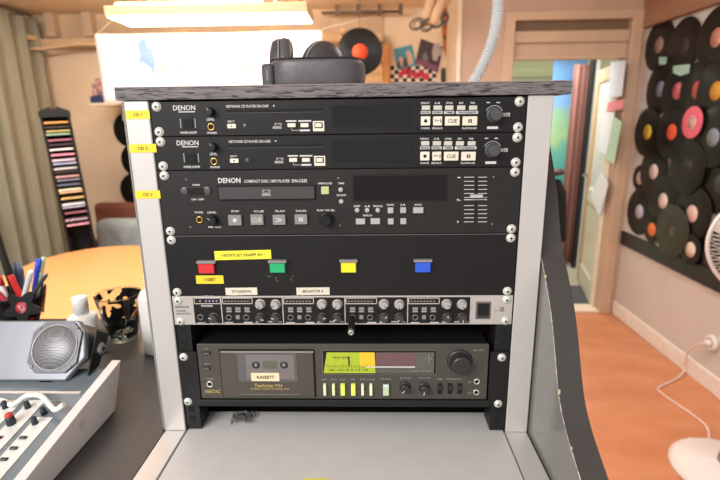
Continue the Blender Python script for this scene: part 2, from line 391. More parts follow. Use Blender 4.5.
vinyl_m = M('vinyl', (13,12,13), .34, spec=.35, noise=.1, scale=20)
vinyl_o = M('olive_vinyl', (50,52,42), .45)
def groove(m_, pol=.5):
    nt = m_.node_tree; bs = nt.nodes['Principled BSDF']
    tc = nt.nodes.new('ShaderNodeTexCoord'); w = nt.nodes.new('ShaderNodeTexWave'); w.wave_type = 'RINGS'; w.rings_direction = 'Z'
    w.inputs['Scale'].default_value = 160; w.inputs['Distortion'].default_value = 0
    bp = nt.nodes.new('ShaderNodeBump'); bp.inputs['Strength'].default_value = .25; bp.inputs['Distance'].default_value = .0005
    nt.links.new(tc.outputs['Object'], w.inputs[0]); nt.links.new(w.outputs[0], bp.inputs['Height']); nt.links.new(bp.outputs[0], bs.inputs['Normal'])
groove(vinyl_m)
def record_src(r, rl, colr, vm=vinyl_m):
    t = thing('vinyl_record', (0,0,0), None, 'record')
    b = MB(); b.m(vm); b.lathe([(.004,-.0009),(r-.002,-.0009),(r,0),(r-.002,.0009),(rl+.008,.0009),(rl,.0006),(.004,.0006),(.004,-.0009)], 64)
    b.build('disc', t)
    if colr:
        b = MB(); b.m(colr); b.lathe([(.0036,.0007),(rl,.0007),(rl,.0013),(.0036,.0013)], 40); b.build('record_label', t)
    return t
def lab(name, rgb, rgb2=None):
    return coloured('record_label_'+name, [(0,rgb),(.55,rgb),(.62,rgb2 or rgb),(1,rgb2 or rgb)], .6, scale=60)
GR = 'vinyl records covering the right wall'
def wall_rec(px, py, size, label_mat, text, depth, rl=None, vm=vinyl_m):
    r = .164 if size == 12 else .092
    rl = rl or (.05 if size == 12 else .045)
    t = record_src(r, rl, label_mat, vm)
    p = ox(px, py, XR-.004-.0035*depth); t.location = p
    t.rotation_euler = (0, -PI/2, 0)
    t['label'] = text; t['group'] = GR
    return t
recs = [
 (659,45,12,lab('a',(150,120,112)),'black record with dusty pink label at the top left of the right wall',2),
 (683.7,46,12,lab('b',(52,42,50)),'black record with dark plum label, second along the top row',3),
 (716.7,37.5,12,lab('c',(186,128,110)),'large record with salmon label at the upper right picture edge',4),
 (660.3,89,12,lab('d',(120,126,146),(150,155,170)),'record with mottled blue grey label under the top left record',1),
 (677.5,91,12,lab('e',(196,90,104),(210,170,170)),'record with red and white label under the plum labelled record',4),
 (697.5,90,12,lab('f',(200,90,84),(170,120,90)),'record with red and tan label just above the big pink disc',5),
 (716,91,12,lab('g',(196,140,50)),'record with ochre label at the right picture edge, second row',6),
 (647.5,132,12,lab('h',(214,180,60),(60,50,30)),'record with yellow and black label beside the door frame',3),
 (671.7,132,12,lab('i',(216,84,48)),'record with bright red orange label left of the pink disc',5),
 (713,137.5,12,lab('j',(122,130,142)),'record with slate grey label right of the pink disc',7),
 (686.5,167,12,lab('k',(40,36,38)),'record with plain dark label directly below the pink disc',8),
 (639.7,178,7,lab('l',(206,176,172)),'tiny record with pale pink label left of the middle rows, by the door',1),
 (653.7,171.7,12,lab('m',(212,190,186)),'record with pale label right of the tiny record by the door',3),
 (720,184,12,lab('n',(60,60,62)),'dark record cut by the right picture edge above the fan',3),
 (663,200.8,12,lab('o',(216,196,188)),'record with cream label above the olive disc',5),
 (639.3,211.7,12,lab('p',(180,176,200)),'record with lilac label at the lower left, by the door frame',2),
 (692,213.7,12,lab('q',(214,184,178)),'record with pale rose label left of the white fan',6),
 (651.7,229.5,7,lab('r',(224,120,70)),'small record with orange label resting near the black rail',5),
 (690.4,249.6,7,lab('s',(220,196,180)),'small record with cream label just above the black rail',8),
 (708,258,12,lab('t',(70,66,64)),'record half hidden by the white fan above the rail',2),
]
for (px,py,sz,lm,tx,dp) in recs: wall_rec(px,py,sz,lm,tx,dp)
o = wall_rec(692,122.5,7,lab('pinkin',(206,170,156),(120,100,96)),'big pink disc with a round picture label in the middle of the records',11,vm=M('pink_vinyl', (216,96,120), .45), rl=.038)
o = wall_rec(671.7,231,12,None,'olive black disc with small grey emblem, low above the rail',9,vm=vinyl_o)
b = MB(); b.m(M('grey_emblem', (150,150,140), .6))
for k in range(3): b.tube([(-.02+.02*k+.008*math.cos(a*PI/6), .0+.008*math.sin(a*PI/6)+.008*(k%2), .0012) for a in range(12)], .0012, 5, closed=True)
b.box(-.02,.02,-.022,-.018,.0009,.0015); b.build('emblem', o)
# teal sleeve scraps behind two records
for quad, tx in (([(659,57),(667,57),(666,64),(659,65)], 'small pale teal card scrap under the top left record'), ([(673,66),(690,64),(689,73),(680,76),(673,73)], 'pale teal card edge showing under the plum labelled record')):
    P = [ox(x,y,XR-.03) for x,y in quad]; b = MB(); b.m(M('teal_card', (150,190,180), .7))
    t = bmesh.new(); a = [t.verts.new(p) for p in P]; c = [t.verts.new(p+Vector((.001,0,0))) for p in P]; t.faces.new(a); t.faces.new(c[::-1])
    for i in range(len(P)): t.faces.new((a[i],a[(i+1)%len(P)],c[(i+1)%len(P)],c[i]))
    bmesh.ops.recalc_face_normals(t, faces=t.faces[:]); b._add(t); o = b.build('card_scrap', off=P[0]); tag(o, tx, 'card')
# records at back
GB = 'records hung in a column on the back wall'
for i, (px,py,tx) in enumerate([(131,130,'black record with yellow label, topmost behind the left rack post'),(138.5,160,'black record in the middle of the column behind the left rack post'),(137.5,190,'lowest black record behind the left rack post, above the armchair')]):
    t = record_src(.15, .05, lab('bk%d'%i, (210,170,60) if i == 0 else (60,56,56))); t.location = oy(px,py,YB-.006-.004*i); t.rotation_euler = (PI/2,0,0); t['label'] = tx; t['group'] = GB
t = record_src(.15*1.0, .052, lab('orange', (232,86,44),(214,70,36))); p = oy(360,52,2.75)
t.location = p; t.rotation_euler = (PI/2, 0, .12); t['label'] = 'black record with orange red label hanging from the ceiling pipe'
b = MB(); b.m(M('steel_wire', (110,100,90), .4, metal=.6)).tube([p+Vector((0,0,.148)), (p.x, p.y, ZC-.09)], .0018, 6)
b.tube([(p.x-.02,p.y,ZC-.095),(p.x,p.y,ZC-.08),(p.x+.02,p.y,ZC-.095)], .0018, 6)
tag(b.build('hanging_wire', off=p+Vector((0,0,.15))), 'thin wire holding up the orange labelled record', 'wire')
# ceiling pipes
pm = M('dark_pipe', (104,82,66), .5, metal=.3); pm2 = M('tan_pipe', (222,190,152), .5)
pa_, pb_ = oy(322,13,3.3), oy(400,13.5,3.3)
b = MB(); b.m(pm).tube([(pa_.x,3.3,pa_.z),(pb_.x,3.3,pa_.z)], .011)
for k in range(4): b.box(pa_.x+.1+.16*k, pa_.x+.13+.16*k, 3.285, 3.315, pa_.z-.02, ZC)
tag(b.build('ceiling_pipe', off=(pa_.x, 3.3, pa_.z)), 'short dark pipe with clamps under the ceiling above the orange labelled record', 'pipe')
pz = oy(70,44,3.2).z
b = MB(); b.m(pm2).tube([(XL+.02,3.2,pz-.03),(-2.45,3.2,pz-.03),(-2.2,3.2,pz),(-1.95,3.2,pz-.005),(-1.75,3.2,pz-.05),(-1.6,3.2,pz-.055),(.1,3.2,pz-.05)], .012)
for k in range(5): b.box(-2.55+.6*k-.01, -2.6+.6*k+.01, 3.19, 3.33, 2.13, 2.165)
tag(b.build('ceiling_pipe', off=(-1, 3.2, 2.14)), 'slightly bent tan pipe along the back wall under the lower beam', 'pipe')

# ------------------------------------------------------------------ ceiling lamp and banner
lp = [oz(110,17,2.1), oz(305,12,2.1), oz(128,26,2.1), oz(312,22,2.1)]
lx0, lx1 = -1.48, -.33; ly0, ly1 = 2.32, 2.60
lamp = thing('ceiling_lamp', ((lx0+lx1)/2, 2.46, 2.24), 'long glowing fluorescent ceiling lamp in front of the white banner', 'lamp')
b = MB(); b.m(M('lamp_housing', (206,184,150), .5)).box(lx0-.01, lx1+.01, ly0-.01, ly1+.01, 2.101, 2.155, .004); b.build('housing', lamp)
em = M('glowing_diffuser', (255,250,240), .4, emit=10)
b = MB(); b.m(em).box(lx0, lx1, ly0, ly1, 2.094, 2.101, .002); b.build('diffuser', lamp)
b = MB(); b.m(M('upper_glow', (255,230,180), .4, emit=3)).box(lx0+.04, lx1-.25, ly0+.02, ly0+.045, 2.158, 2.178, .003); b.build('upper_tube', lamp)
area('ceiling_lamp_uplight', ((lx0+lx1)/2, 2.46, 2.19), ((lx0+lx1)/2, 2.46, 3), 1.05, .2, 34, (1, .93, .82))
b = MB(); b.m(pm)
for xx in (lx0+.2, lx1-.2): b.tube([(xx,2.46,2.15),(xx,2.46,ZC)], .005, 8)
b.build('suspension', lamp)

ban = thing('banner', (-1.03, 2.7, 1.6), 'large white banner with faint blue and orange print behind the rack', 'banner')
q = [oy(95,35,2.7), oy(322,29,2.7), oy(103,103,2.7)]
bx0, bx1, bzt, bzb = q[0].x, q[1].x, q[1].z-.005, q[2].z
b = MB(); b.m(M('white_vinyl_banner', (246,244,242), .5, noise=.01))
b.grid(lambda u, v: Vector((bx0+(bx1-bx0)*u, 2.7+.006*math.sin(u*14)+.004*math.sin(v*5+u*3), bzb+(bzt-bzb)*v-.006*math.sin(PI*u)*v)), 40, 8)
o = b.build('cloth', ban); md = o.modifiers.new('t', 'SOLIDIFY'); md.thickness = .002; md.offset = 1
def bant(txt, x0, y0, x1, y1, mat, name, bold=.02):
    A_, B_ = oy(x0,y0,2.68), oy(x1,y1,2.68)
    b = MB(); b.m(mat); b.text(txt, (A_.x+B_.x)/2, (A_.z+B_.z)/2, B_.x-A_.x, A_.z-B_.z, 2.688, bold=bold); b.build(name, ban)
bant('E S K I L S T U N A', 160,62.5,258,71.5, M('pale_orange_print', (250,172,126), .6), 'lettering')  # pale orange lettering
bant('SON', 241,38,292,53, M('soft_blue_print', (150,170,228), .6), 'lettering')  # soft blue lettering
b = MB(); b.m(M('pale_blue_print', (120,146,228), .6))
P = [(137,44),(141,38),(146,40),(148,47),(155,48),(152,52),(156,58),(155,66),(154,78),(151,68),(146,64),(142,61),(138,63),(140,56)]
P3 = [oy(x,y,2.688) for x,y in P]; t = bmesh.new(); f = t.faces.new([t.verts.new(p) for p in P3]); ext = bmesh.ops.extrude_face_region(t, geom=[f])
for v in [g for g in ext['geom'] if isinstance(g, bmesh.types.BMVert)]: v.co.y -= .0008
bmesh.ops.recalc_face_normals(t, faces=t.faces[:]); b._add(t); b.build('emblem', ban)
b = MB(); b.m(M('white_cord', (225,220,210), .7))
c = oy(95,35,2.7); b.tube([c, c+Vector((-.03,.1,.03)), c+Vector((-.02,.25,.12)), (c.x+.12,3.05,2.33)], .0025, 6); b.build('cord', ban)
b = MB(); b.m(M('white_cord', (225,220,210), .7))
c = oy(322,29,2.7); b.tube([c, (c.x+.35, 2.78, c.z+.09)], .0025, 6)
b.build('cord', ban)

# posters and hangings on the back wall
def poster(name, quad, mat, label, cat, d=0, parts=None):
    Yp = YB-.004-d; P = [oy(x,y,Yp) for x,y in quad]; b = MB(); b.m(mat)
    t = bmesh.new(); a = [t.verts.new(p) for p in P]; c = [t.verts.new(p+Vector((0,.0015,0))) for p in P]; t.faces.new(a[::-1]); t.faces.new(c)
    for i in range(len(P)): t.faces.new((a[i],a[(i+1)%len(P)],c[(i+1)%len(P)],c[i]))
    bmesh.ops.recalc_face_normals(t, faces=t.faces[:]); b._add(t)
    if parts:
        for (pm_, poly) in parts:
            Q = [oy(x,y,Yp-.001) for x,y in poly]; t = bmesh.new(); f = t.faces.new([t.verts.new(p) for p in Q]); ext = bmesh.ops.extrude_face_region(t, geom=[f])
            for v in [g for g in ext['geom'] if isinstance(g, bmesh.types.BMVert)]: v.co.y -= .0006
            bmesh.ops.recalc_face_normals(t, faces=t.faces[:]); b.m(pm_); b._add(t)
    o = b.build(name, off=sum(P, Vector())/len(P)); tag(o, label, cat); return o
skin_m = M('faded_skin_print', (214,176,150), .7)
poster('poster', [(394,49),(412,44.5),(417,66),(397,69)], M('blue_print', (70,150,176), .6, noise=.1), 'small tilted poster with blue sky and pale figures', 'poster', 0,
       [(skin_m, [(399,58),(401,56),(403,60),(402,67),(399,67)]), (skin_m, [(406,52),(409,50),(412,55),(413,64),(408,65)]), (M('green_print',(70,100,90),.7), [(397,63),(400,61),(401,68),(397,68.5)]), (M('dark_print',(60,60,80),.7), [(403,60),(407,58),(408,66),(404,67)])])
poster('poster', [(421,38.5),(443,47),(438,73),(415,63)], M('dark_purple_print', (62,50,58), .6, noise=.2), 'dark tilted poster with grey figure and purple band', 'poster', .004,
       [(M('grey_print_figure',(178,170,166),.7), [(434,44),(438,43),(442,49),(442,54),(438,57),(437,61),(433,60),(432,52)]), (M('purple_print',(128,76,104),.7), [(416,58),(439,67),(437.5,72),(415.5,62.5)]), (M('grey2_print',(120,112,112),.7), [(423,54),(426,52),(428,58),(427,62),(422,60)])])
poster('poster', [(440,4),(453,8),(453,68),(449,68),(444,50)], coloured('orange_animal_print', [(0,(60,34,26)),(.42,(120,66,34)),(.52,(196,116,50)),(.7,(170,90,44)),(1,(230,160,90))], .6, scale=14), 'tall orange and dark brown poster at the wall corner', 'poster', .002)
poster('picture', [(441,68),(452,68),(452,85),(441,85)], M('charcoal_print', (56,62,58), .6), 'small dark green picture at the wall corner below the orange poster', 'picture', .006,
       [(skin_m, [(446,75),(450,74),(451,84),(445,84)])])
# chequered flag
b = MB(); wm, km, rm = M('flag_white', (232,222,210), .8), M('flag_black', (36,32,32), .8), M('flag_red_print', (206,60,84), .7)
A_ = oy(386,66,YB-.004); B_ = oy(436,90,YB-.004); nx, nz = 12, 6
for i in range(nx):
    for j in range(nz):
        x0 = A_.x+(B_.x-A_.x)*i/nx; x1 = A_.x+(B_.x-A_.x)*(i+1)/nx; z0 = A_.z+(B_.z-A_.z)*(j+1)/nz; z1 = A_.z+(B_.z-A_.z)*j/nz
        b.m(km if (i+j) % 2 else wm).box(x0, x1, YB-.003, YB-.001, z0, z1)
b.m(rm)
for k,(px,py,r) in enumerate([(405,71,.03),(410,73,.028),(416,75.5,.028),(421,74,.026),(426,76.5,.028),(401,74,.022)]):
    p = oy(px,py,YB-.004); b.lathe([(0,.0),(r,.0),(r,.001),(0,.001)], 14, Matrix.Translation((p.x,YB-.003,p.z)) @ Matrix.Rotation(PI/2,4,'X'))
tag(b.build('chequered_flag', off=((A_.x+B_.x)/2, YB-.002, B_.z)), 'black and white chequered flag with red print on the back wall', 'flag')
# two rolled tubes tied up under the ceiling with wound rings
for k, (a_, c_, w_) in enumerate([((434,-6),(424,24),.036), ((444,-4),(432,25),.030)]):
    t = thing('rolled_tube', oy(c_[0],c_[1],2.7-.06*k), ['beige rolled tube hung under the ceiling, left of the pair','narrower beige rolled tube hung under the ceiling, right of the pair'][k], 'tube', 'beige tubes hanging by the wall corner')
    p0, p1 = oy(a_[0],a_[1],2.7-.06*k), oy(c_[0],c_[1],2.7-.06*k)
    b = MB(); b.m(M('beige_cardboard', (214,180,142), .6)).tube([p0, p0.lerp(p1,.5), p1], w_, 20); b.build('tube', t)
    b = MB(); b.m(M('tube_end_brown', (120,90,64), .7)).tube([p1, p1+(p1-p0).normalized()*.004], w_*.8, 20); b.build('end_cap', t)
wr = M('black_white_cord', (96,90,86), .6, noise=.9, scale=90)
for k, (px, py, r, tl) in enumerate([(417,24,.045,.3),(427,25,.05,.9),(437,22,.045,.4),(445,18,.042,1.2)]):
    p = oy(px,py,2.6+.02*k); ex = Vector((math.cos(tl),math.sin(tl)*.5,.2)).normalized(); ez = Vector((0,.3,1)).cross(ex).cross(ex).normalized()
    b = MB(); b.m(wr); b.tube([p+ex*r*math.cos(2*PI*i/24)+Vector((0,.2,.9)).normalized()*r*.75*math.sin(2*PI*i/24) for i in range(24)], .006, 8, closed=True)
    b.tube([p+ex*r*.6*math.cos(2*PI*i/20)+Vector((0,.2,.9)).normalized()*r*.5*math.sin(2*PI*i/20)+Vector((.004,.01,0)) for i in range(20)], .004, 8, closed=True)
    tag(b.build('cord_loop', off=p), ['leftmost dark cord coil at the end of the beige tubes','second dark cord coil from the left at the beige tubes','third dark cord coil from the left at the beige tubes','rightmost dark cord coil, next to the orange poster'][k], 'cord', 'coiled cords at the hanging tubes')
# corrugated hose rising behind the rack
hp = [oy(x,y,.62) for x,y in [(499,-40),(498,-10),(498,0),(497,15),(495,30),(491,45),(485,60),(478,74),(470,88),(462,103),(455,118)]]
dense = []
for i in range(len(hp)-1):
    for k in range(26): dense.append(hp[i].lerp(hp[i+1], k/26))
for _ in range(30): dense = [dense[0]]+[(dense[i-1]+dense[i]*2+dense[i+1])/4 for i in range(1,len(dense)-1)]+[dense[-1]]
b = MB(); b.m(M('pale_corrugated_plastic', (206,214,218), .35)).tube(dense, .013, 16, rr=[.0125+.0016*math.sin(i*1.25) for i in range(len(dense))])
tag(b.build('corrugated_hose', off=hp[-1]), 'pale blue grey corrugated hose rising from behind the rack top', 'hose')

# ------------------------------------------------------------------ left side of the room
cur_m = M('olive_grey_curtain', (153,149,128), .9, noise=.12, scale=10, stretch=(3,3,.2), bump=.1)
curtain('curtain', (XL+.10, 1.6), (XL+.11, 3.36), .03, 2.29, 11, .04, cur_m, 'long olive grey curtain hanging along the left wall')
b = MB(); b.m(M('curtain_rail_steel', (150,140,128), .4, metal=.6)).tube([(XL+.12,1.4,2.315),(XL+.12,3.3,2.315)], .010)
for yy in (1.9,2.7,3.25): b.box(XL, XL+.12, yy-.01, yy+.01, 2.31, 2.325)
tag(b.build('curtain_rail', off=(XL+.12,2.4,2.315)), 'grey metal curtain rail above the olive curtain', 'rail')
# CD tower: built standing at its own origin, then turned towards the room and left leaning a little
TY = 2.3
pm_t = oy(54.5,116,TY); pm_b = oy(83,250,TY)
lean = math.atan2((pm_b.x-pm_t.x), (pm_t.z-pm_b.z))
kx = (pm_b.x-pm_t.x)/(pm_t.z-pm_b.z)
base_pt = Vector((pm_t.x+kx*pm_t.z, TY, 0))
MT = Matrix.Translation(base_pt) @ Matrix.Rotation(-lean, 4, 'Y') @ Matrix.Rotation(math.radians(30), 4, 'Z')
print('LEAN', math.degrees(lean))
tw = .0705; tz = oy(54.5,117,TY).z/math.cos(lean)
tower = thing('cd_tower', base_pt, 'tall narrow black tower full of discs leaning beside the curtain', 'rack')
tower.matrix_world = MT
bt = M('black_tower_wood', (20,18,18), .6, spec=.3)
def tb(mb, name): return mb.build(name, tower, off=(0,0,0))
for sx in (-1,1):
    b = MB(); b.m(bt).box(sx*tw-.006, sx*tw+.006, 0, .15, .03, tz, .002); tb(b, 'side_panel')
b = MB(); b.m(bt).box(-tw, tw, .14, .15, .03, tz); tb(b, 'back_panel')
b = MB(); b.m(bt)
b.prism([(-tw-.01,0),(tw+.01,0),(tw+.01,.035),(.02,.06),(.012,.048),(-.012,.048),(-.02,.06),(-tw-.01,.035)], .155, Matrix.Translation((0, .15, tz)) @ Matrix.Rotation(PI/2, 4, 'X')); tb(b, 'top_cap')
b = MB(); b.m(bt).box(-.13, .13, -.04, .19, .012, .03, .004); tb(b, 'base')
for sx in (-1,1):
    b = MB(); b.m(bt); zz = .06
    while zz < .80:
        b.box(*sorted((sx*(tw-.006), sx*.042)), .01, .14, zz, zz+.004); zz += .022
    b.box(*sorted((sx*(tw-.006), sx*(tw-.010))), .01, .14, .05, .82); tb(b, 'slot_ribs')
cds = [(122.5,(206,150,80),'orange tan disc case, topmost in the black tower'),(127,(60,48,40),'dark brown disc case second from the top of the tower'),(131,(170,150,90),'tan disc case third from the top of the tower'),(134.2,(140,170,140),'pale green disc case high in the tower'),(140,(160,100,120),'mauve disc case below the pale green one'),
 (144.5,(70,50,60),'dark plum disc case directly above the bright white one'),(149.3,(240,238,235),'bright white disc case in the upper half of the tower'),(154.6,(226,140,160),'pink disc case just under the bright white one'),(160,(214,190,214),'lilac disc case under the pink one'),(163.5,(150,160,190),'thin blue grey disc case under the lilac one'),
 (168.4,(190,190,190),'grey disc case between two dark ones in the middle of the tower'),(172,(50,44,48),'black disc case in the middle of the tower'),(176.3,(190,150,150),'dusty rose disc case below the middle of the tower'),(180,(120,120,140),'slate disc case under the dusty rose one'),(184.5,(96,100,120),'dark blue grey disc case above the cream ones'),
 (189.5,(228,214,180),'cream disc case, upper of the two cream ones'),(192,(200,170,140),'beige disc case pressed under the cream one'),(198,(196,170,110),'mustard tan disc case in the lower half'),(204,(210,214,236),'pale lavender disc case in the lower half'),(206.7,(150,150,176),'grey lavender disc case under the pale lavender one'),
 (212.5,(140,90,100),'wine coloured disc case near the bottom of the stack'),(219.5,(160,140,150),'grey mauve disc case second from the bottom'),(224.5,(206,150,164),'pink disc case, lowest in the tower')]
for y_, c_, tx_ in cds:
    z_ = oy(54.5+28.5*(y_-116)/134, y_, TY).z/math.cos(lean); j = random.uniform(-.004,.010)
    c_ = tuple(min(255,int(v*1.12)) for v in c_)
    b = MB(); b.m(M('disc_case_%d'%int(y_*10), c_, .3, noise=.25, scale=50, stretch=(1,1,3))).box(-.062, .062, -.004, .12, 0, .0098, .0012)
    o = b.build('disc_case', off=(0,0,0)); o.matrix_world = MT @ Matrix.Translation((j*.4, -.003+j*.5, z_-.005))
    tag(o, tx_, 'disc case', 'disc cases in the black tower')

# armchair with cushion
ac = oy(140, 230, 2.95); axc = ac.x+.12
wood_c = M('reddish_brown_leatherette', (112,64,48), .45, noise=.12)
chair = thing('armchair', (axc, 2.95, 0), 'reddish brown armchair behind the round orange table', 'chair')
zb = oy(118,203,2.98).z; xl_ = oy(92,225,2.95).x-.02; xr_ = 2*axc-xl_; 
b = MB(); b.m(wood_c); b.box(xl_+.04, xr_-.04, 2.955, 3.06, .35, zb, .035, seg=3); b.build('backrest', chair)
b = MB(); b.m(wood_c); b.box(xl_+.05, xr_-.05, 2.5, 2.96, .28, .42, .03, seg=3); b.build('seat', chair)
for xx in (xl_+.03, xr_-.03):
    b = MB(); b.m(wood_c).box(xx-.035, xx+.035, 2.48, 3.05, .12, .62, .025, seg=3); b.build('armrest', chair)
for xx in (xl_+.03, xr_-.03):
    for yy in (2.53, 2.99):
        b = MB(); b.m(bt).box(xx-.02, xx+.02, yy-.02, yy+.02, 0, .13, .004); b.build('leg', chair)
cx0, cx1 = oy(97,230,2.85).x-.01, oy(97,230,2.85).x+.45; cz1 = oy(118,218,2.87).z
b = MB(); b.m(coloured('grey_woven_cushion', [(0,(120,128,130)),(.5,(150,158,160)),(1,(184,190,190))], .95, scale=45, bump=.3))
def cush(u, v):
    a = 2*PI*u; phi = PI*(v-.5); se = lambda c, p: math.copysign(abs(c)**p, c)
    return Vector(((cx0+cx1)/2+(cx1-cx0)/2*se(math.cos(a),.35)*math.cos(phi)**.3, 2.865+.07*math.sin(phi)*(1-.2*abs(se(math.cos(a),.5))), (cz1+.42)/2+(cz1-.42)/2*se(math.sin(a),.35)*math.cos(phi)**.3))
b.grid(cush, 48, 16, closeu=True)
tag(b.build('cushion', off=((cx0+cx1)/2, 2.87, .42)), 'grey speckled cushion leaning on the armchair back', 'cushion')

# round orange table
tbl_c = (-1.47, 1.86); tr = .385
table = thing('round_table', (tbl_c[0]+.25, tbl_c[1]-.3, 0), 'large round table with orange birch top behind the desk', 'table')
TR = .72; tcx, tcy = -1.20, 1.60
P_ = [oz(x,y,.74) for x,y in [(25,266),(75,251),(140,245.5)]]
# circle through three rim points of the table edge
(ax_,ay_),(bx_,by_),(cx_,cy_) = [(p.x,p.y) for p in P_]
D_ = 2*(ax_*(by_-cy_)+bx_*(cy_-ay_)+cx_*(ay_-by_))
tcx = ((ax_**2+ay_**2)*(by_-cy_)+(bx_**2+by_**2)*(cy_-ay_)+(cx_**2+cy_**2)*(ay_-by_))/D_
tcy = ((ax_**2+ay_**2)*(cx_-bx_)+(bx_**2+by_**2)*(ax_-cx_)+(cx_**2+cy_**2)*(bx_-ax_))/D_
TR = math.hypot(ax_-tcx, ay_-tcy)
table.location = (tcx, tcy, 0); OFF[table] = Vector((tcx, tcy, 0))
print('TABLE', tcx, tcy, TR)
orange_m = M('orange_birch_top', (226,164,104), .4, noise=.05, scale=4, stretch=(1,6,1))
EX = 1.0                                     # the far rim is round, the near side runs on under the desk as an oval
b = MB(); b.m(orange_m)
pts = []
for k in range(64):
    a = 2*PI*k/64; x_, y_ = TR*math.cos(a), TR*math.sin(a)
    if y_ < 0: y_ *= max(1.0, (tcy-.75)/TR)
    if x_ > 0: x_ *= 1.9
    pts.append((x_+tcx, y_+tcy))
b.prism(pts, .025, Matrix.Translation((0,0,.715)), bev=.003); b.build('tabletop', table)
b = MB(); b.m(bt); b.tube([(tcx,tcy,.03),(tcx,tcy,.715)], .035, 16); b.lathe([(0,0),(.28,0),(.28,.015),(.05,.035),(0,.035)], 32, Matrix.Translation((tcx,tcy,0))); b.build('pedestal', table)

# small shelf under the banner's left end
s0, s1 = oy(89,104,2.95), oy(118,104,2.95)
b = MB(); b.m(pale_trim_m).box(s0.x, s1.x+.2, 2.95, YB, s0.z-.012, s0.z+.006, .002)
for xx in (s0.x+.08, s1.x+.1): b.box(xx-.01, xx+.01, YB-.18, YB, s0.z-.12, s0.z-.012)
tag(b.build('wall_shelf', off=(s0.x+.1, 3.2, s0.z)), 'short cream wall shelf peeking out below the banner', 'shelf')
b = MB(); b.m(M('navy_tin', (48,58,96), .4)).box(oy(90,100,3).x, oy(106,100,3).x, 3.0, 3.12, s0.z+.006, oy(95,96.5,3).z, .004)
b.m(M('tin_lid', (60,66,92), .4)).box(oy(91,100,3).x, oy(105,100,3).x, 3.01, 3.11, oy(95,96.5,3).z, oy(95,96,3).z+.004, .001)
nb = b.build('tin_box', off=(oy(98,100,3).x, 3.06, s0.z+.006)); tag(nb, 'navy blue box on the small wall shelf', 'box')
zt2 = oy(95,96,3).z+.004
b = MB(); b.m(coloured('pink_patterned_box', [(0,(180,130,120)),(.5,(206,160,150)),(.55,(110,70,90)),(1,(226,200,190))], .6, scale=30)).box(oy(90,90,3).x, oy(100,90,3).x, 3.02, 3.1, zt2, oy(95,83,3).z, .006)
b.lathe([(0,0),(.02,0),(.022,.02),(.012,.035),(0,.036)], 16, Matrix.Translation((oy(95,90,3).x,3.06,oy(95,83,3).z)))
tag(b.build('jar', off=(oy(95,90,3).x,3.06,zt2)), 'small dusty pink patterned jar standing on the navy box', 'jar')

# ================================================================== RACK CABINET
WS = 1.041                                   # height of the work surface
U = .04445
cab = thing('equipment_rack', (0, .2, 0), 'grey and black equipment rack cabinet with pale metal posts and a rough edged top board', 'rack')
lam_sheen = M('sheen_grey_laminate', (136,135,130), .16, noise=.02, scale=50, spec=.6)  # dark laminate raised to grey: the upright's reflection is in the colour
lam_edge = M('grey_laminate_edge', (66,61,59), .55, noise=.07, scale=60)
surf_m = coloured('grey_worktop_laminate', [(0,(200,196,193)),(.5,(208,204,201)),(1,(216,212,209))], .38, scale=26)
for sx in (-1,1):
    b = MB(); x0, x1 = sorted((sx*.2435, sx*.2757))
    b.m(alu_m).box(x0, x1, 0, .04, WS+.0004, 1.5285, .0012); b.build('upright', cab)
for sx in (-1,1):
    b = MB(); x0, x1 = sorted((sx*.2435, sx*.2757))
    b.m(alu_m).box(x0, x1, -.55, .04, WS-.04, WS, .0012); b.build('base_profile', cab)
for sx in (-1,1):
    b = MB(); x0, x1 = sorted((sx*.2205, sx*.2428))
    b.m(rail_m).box(x0, x1, .0035, .0055, 1.0425, 1.5265)
    b.box(x0 if sx>0 else x1-.002, x0+.002 if sx>0 else x1, .0055, .04, 1.0425, 1.5265)
    b.m(void_m)
    for k in range(33):
        zc_ = T-.00635-k*.015875
        if zc_ > 1.056: b.box(sx*.23255-.0045, sx*.23255+.0045, .0029, .0036, zc_-.0045, zc_+.0045)
    b.build('rack_rail', cab)
    b = MB(); b.m(void_m); x0, x1 = sorted((sx*.2421, sx*.2437)); b.box(x0, x1, .002, .03, WS, 1.5265); b.build('rail_edge_strip', cab)  # thin black strip between rack rail and upright
b = MB(); b.m(surf_m).box(-.2415, .2415, -.55, .052, WS-.018, WS-.0006, .0006); b.build('worktop_panel', cab)
b = MB(); b.m(void_m); b.box(-.274,.274,.395,.41,WS,1.527); b.box(-.276,-.270,.042,.395,WS,1.527); b.box(.270,.276,.042,.395,WS,1.527); b.box(-.270,.270,.042,.395,1.5272,1.5286); b.box(-.270,.270,.064,.395,WS-.03,WS-.02); b.build('shade_lining', cab)  # black box added to block light; its floor paints the gap's shade
b = MB(); b.m(lam_sheen).box(-.279,-.2765,.002,.42,WS,1.527); b.box(-.279,.279,.411,.42,WS,1.527); b.build('back_and_side_shell', cab)
# top board with rough layered front edge
bd = bpy.data.materials.new('rough_dark_board'); bd.use_nodes = True; nt = bd.node_tree; bs = nt.nodes['Principled BSDF']
tc = nt.nodes.new('ShaderNodeTexCoord'); mp = nt.nodes.new('ShaderNodeMapping'); mp.inputs['Scale'].default_value = (40, 60, 420)
n1 = nt.nodes.new('ShaderNodeTexNoise'); n1.inputs['Scale'].default_value = 1; n1.inputs['Detail'].default_value = 6; n1.inputs['Distortion'].default_value = 1.2
nt.links.new(tc.outputs['Object'], mp.inputs[0]); nt.links.new(mp.outputs[0], n1.inputs[0])
rp = nt.nodes.new('ShaderNodeValToRGB'); cr = rp.color_ramp
for p_ in (.42,.5): cr.elements.new(p_)
for e, (p_, c_) in zip(cr.elements, [(0,(22,20,20)),(.38,(44,41,41)),(.48,(112,106,105)),(1,(150,142,140))]): e.position = p_; e.color = (*lin(c_),1)
nt.links.new(n1.outputs[0], rp.inputs[0]); nt.links.new(rp.outputs[0], bs.inputs['Base Color']); bs.inputs['Roughness'].default_value = .6
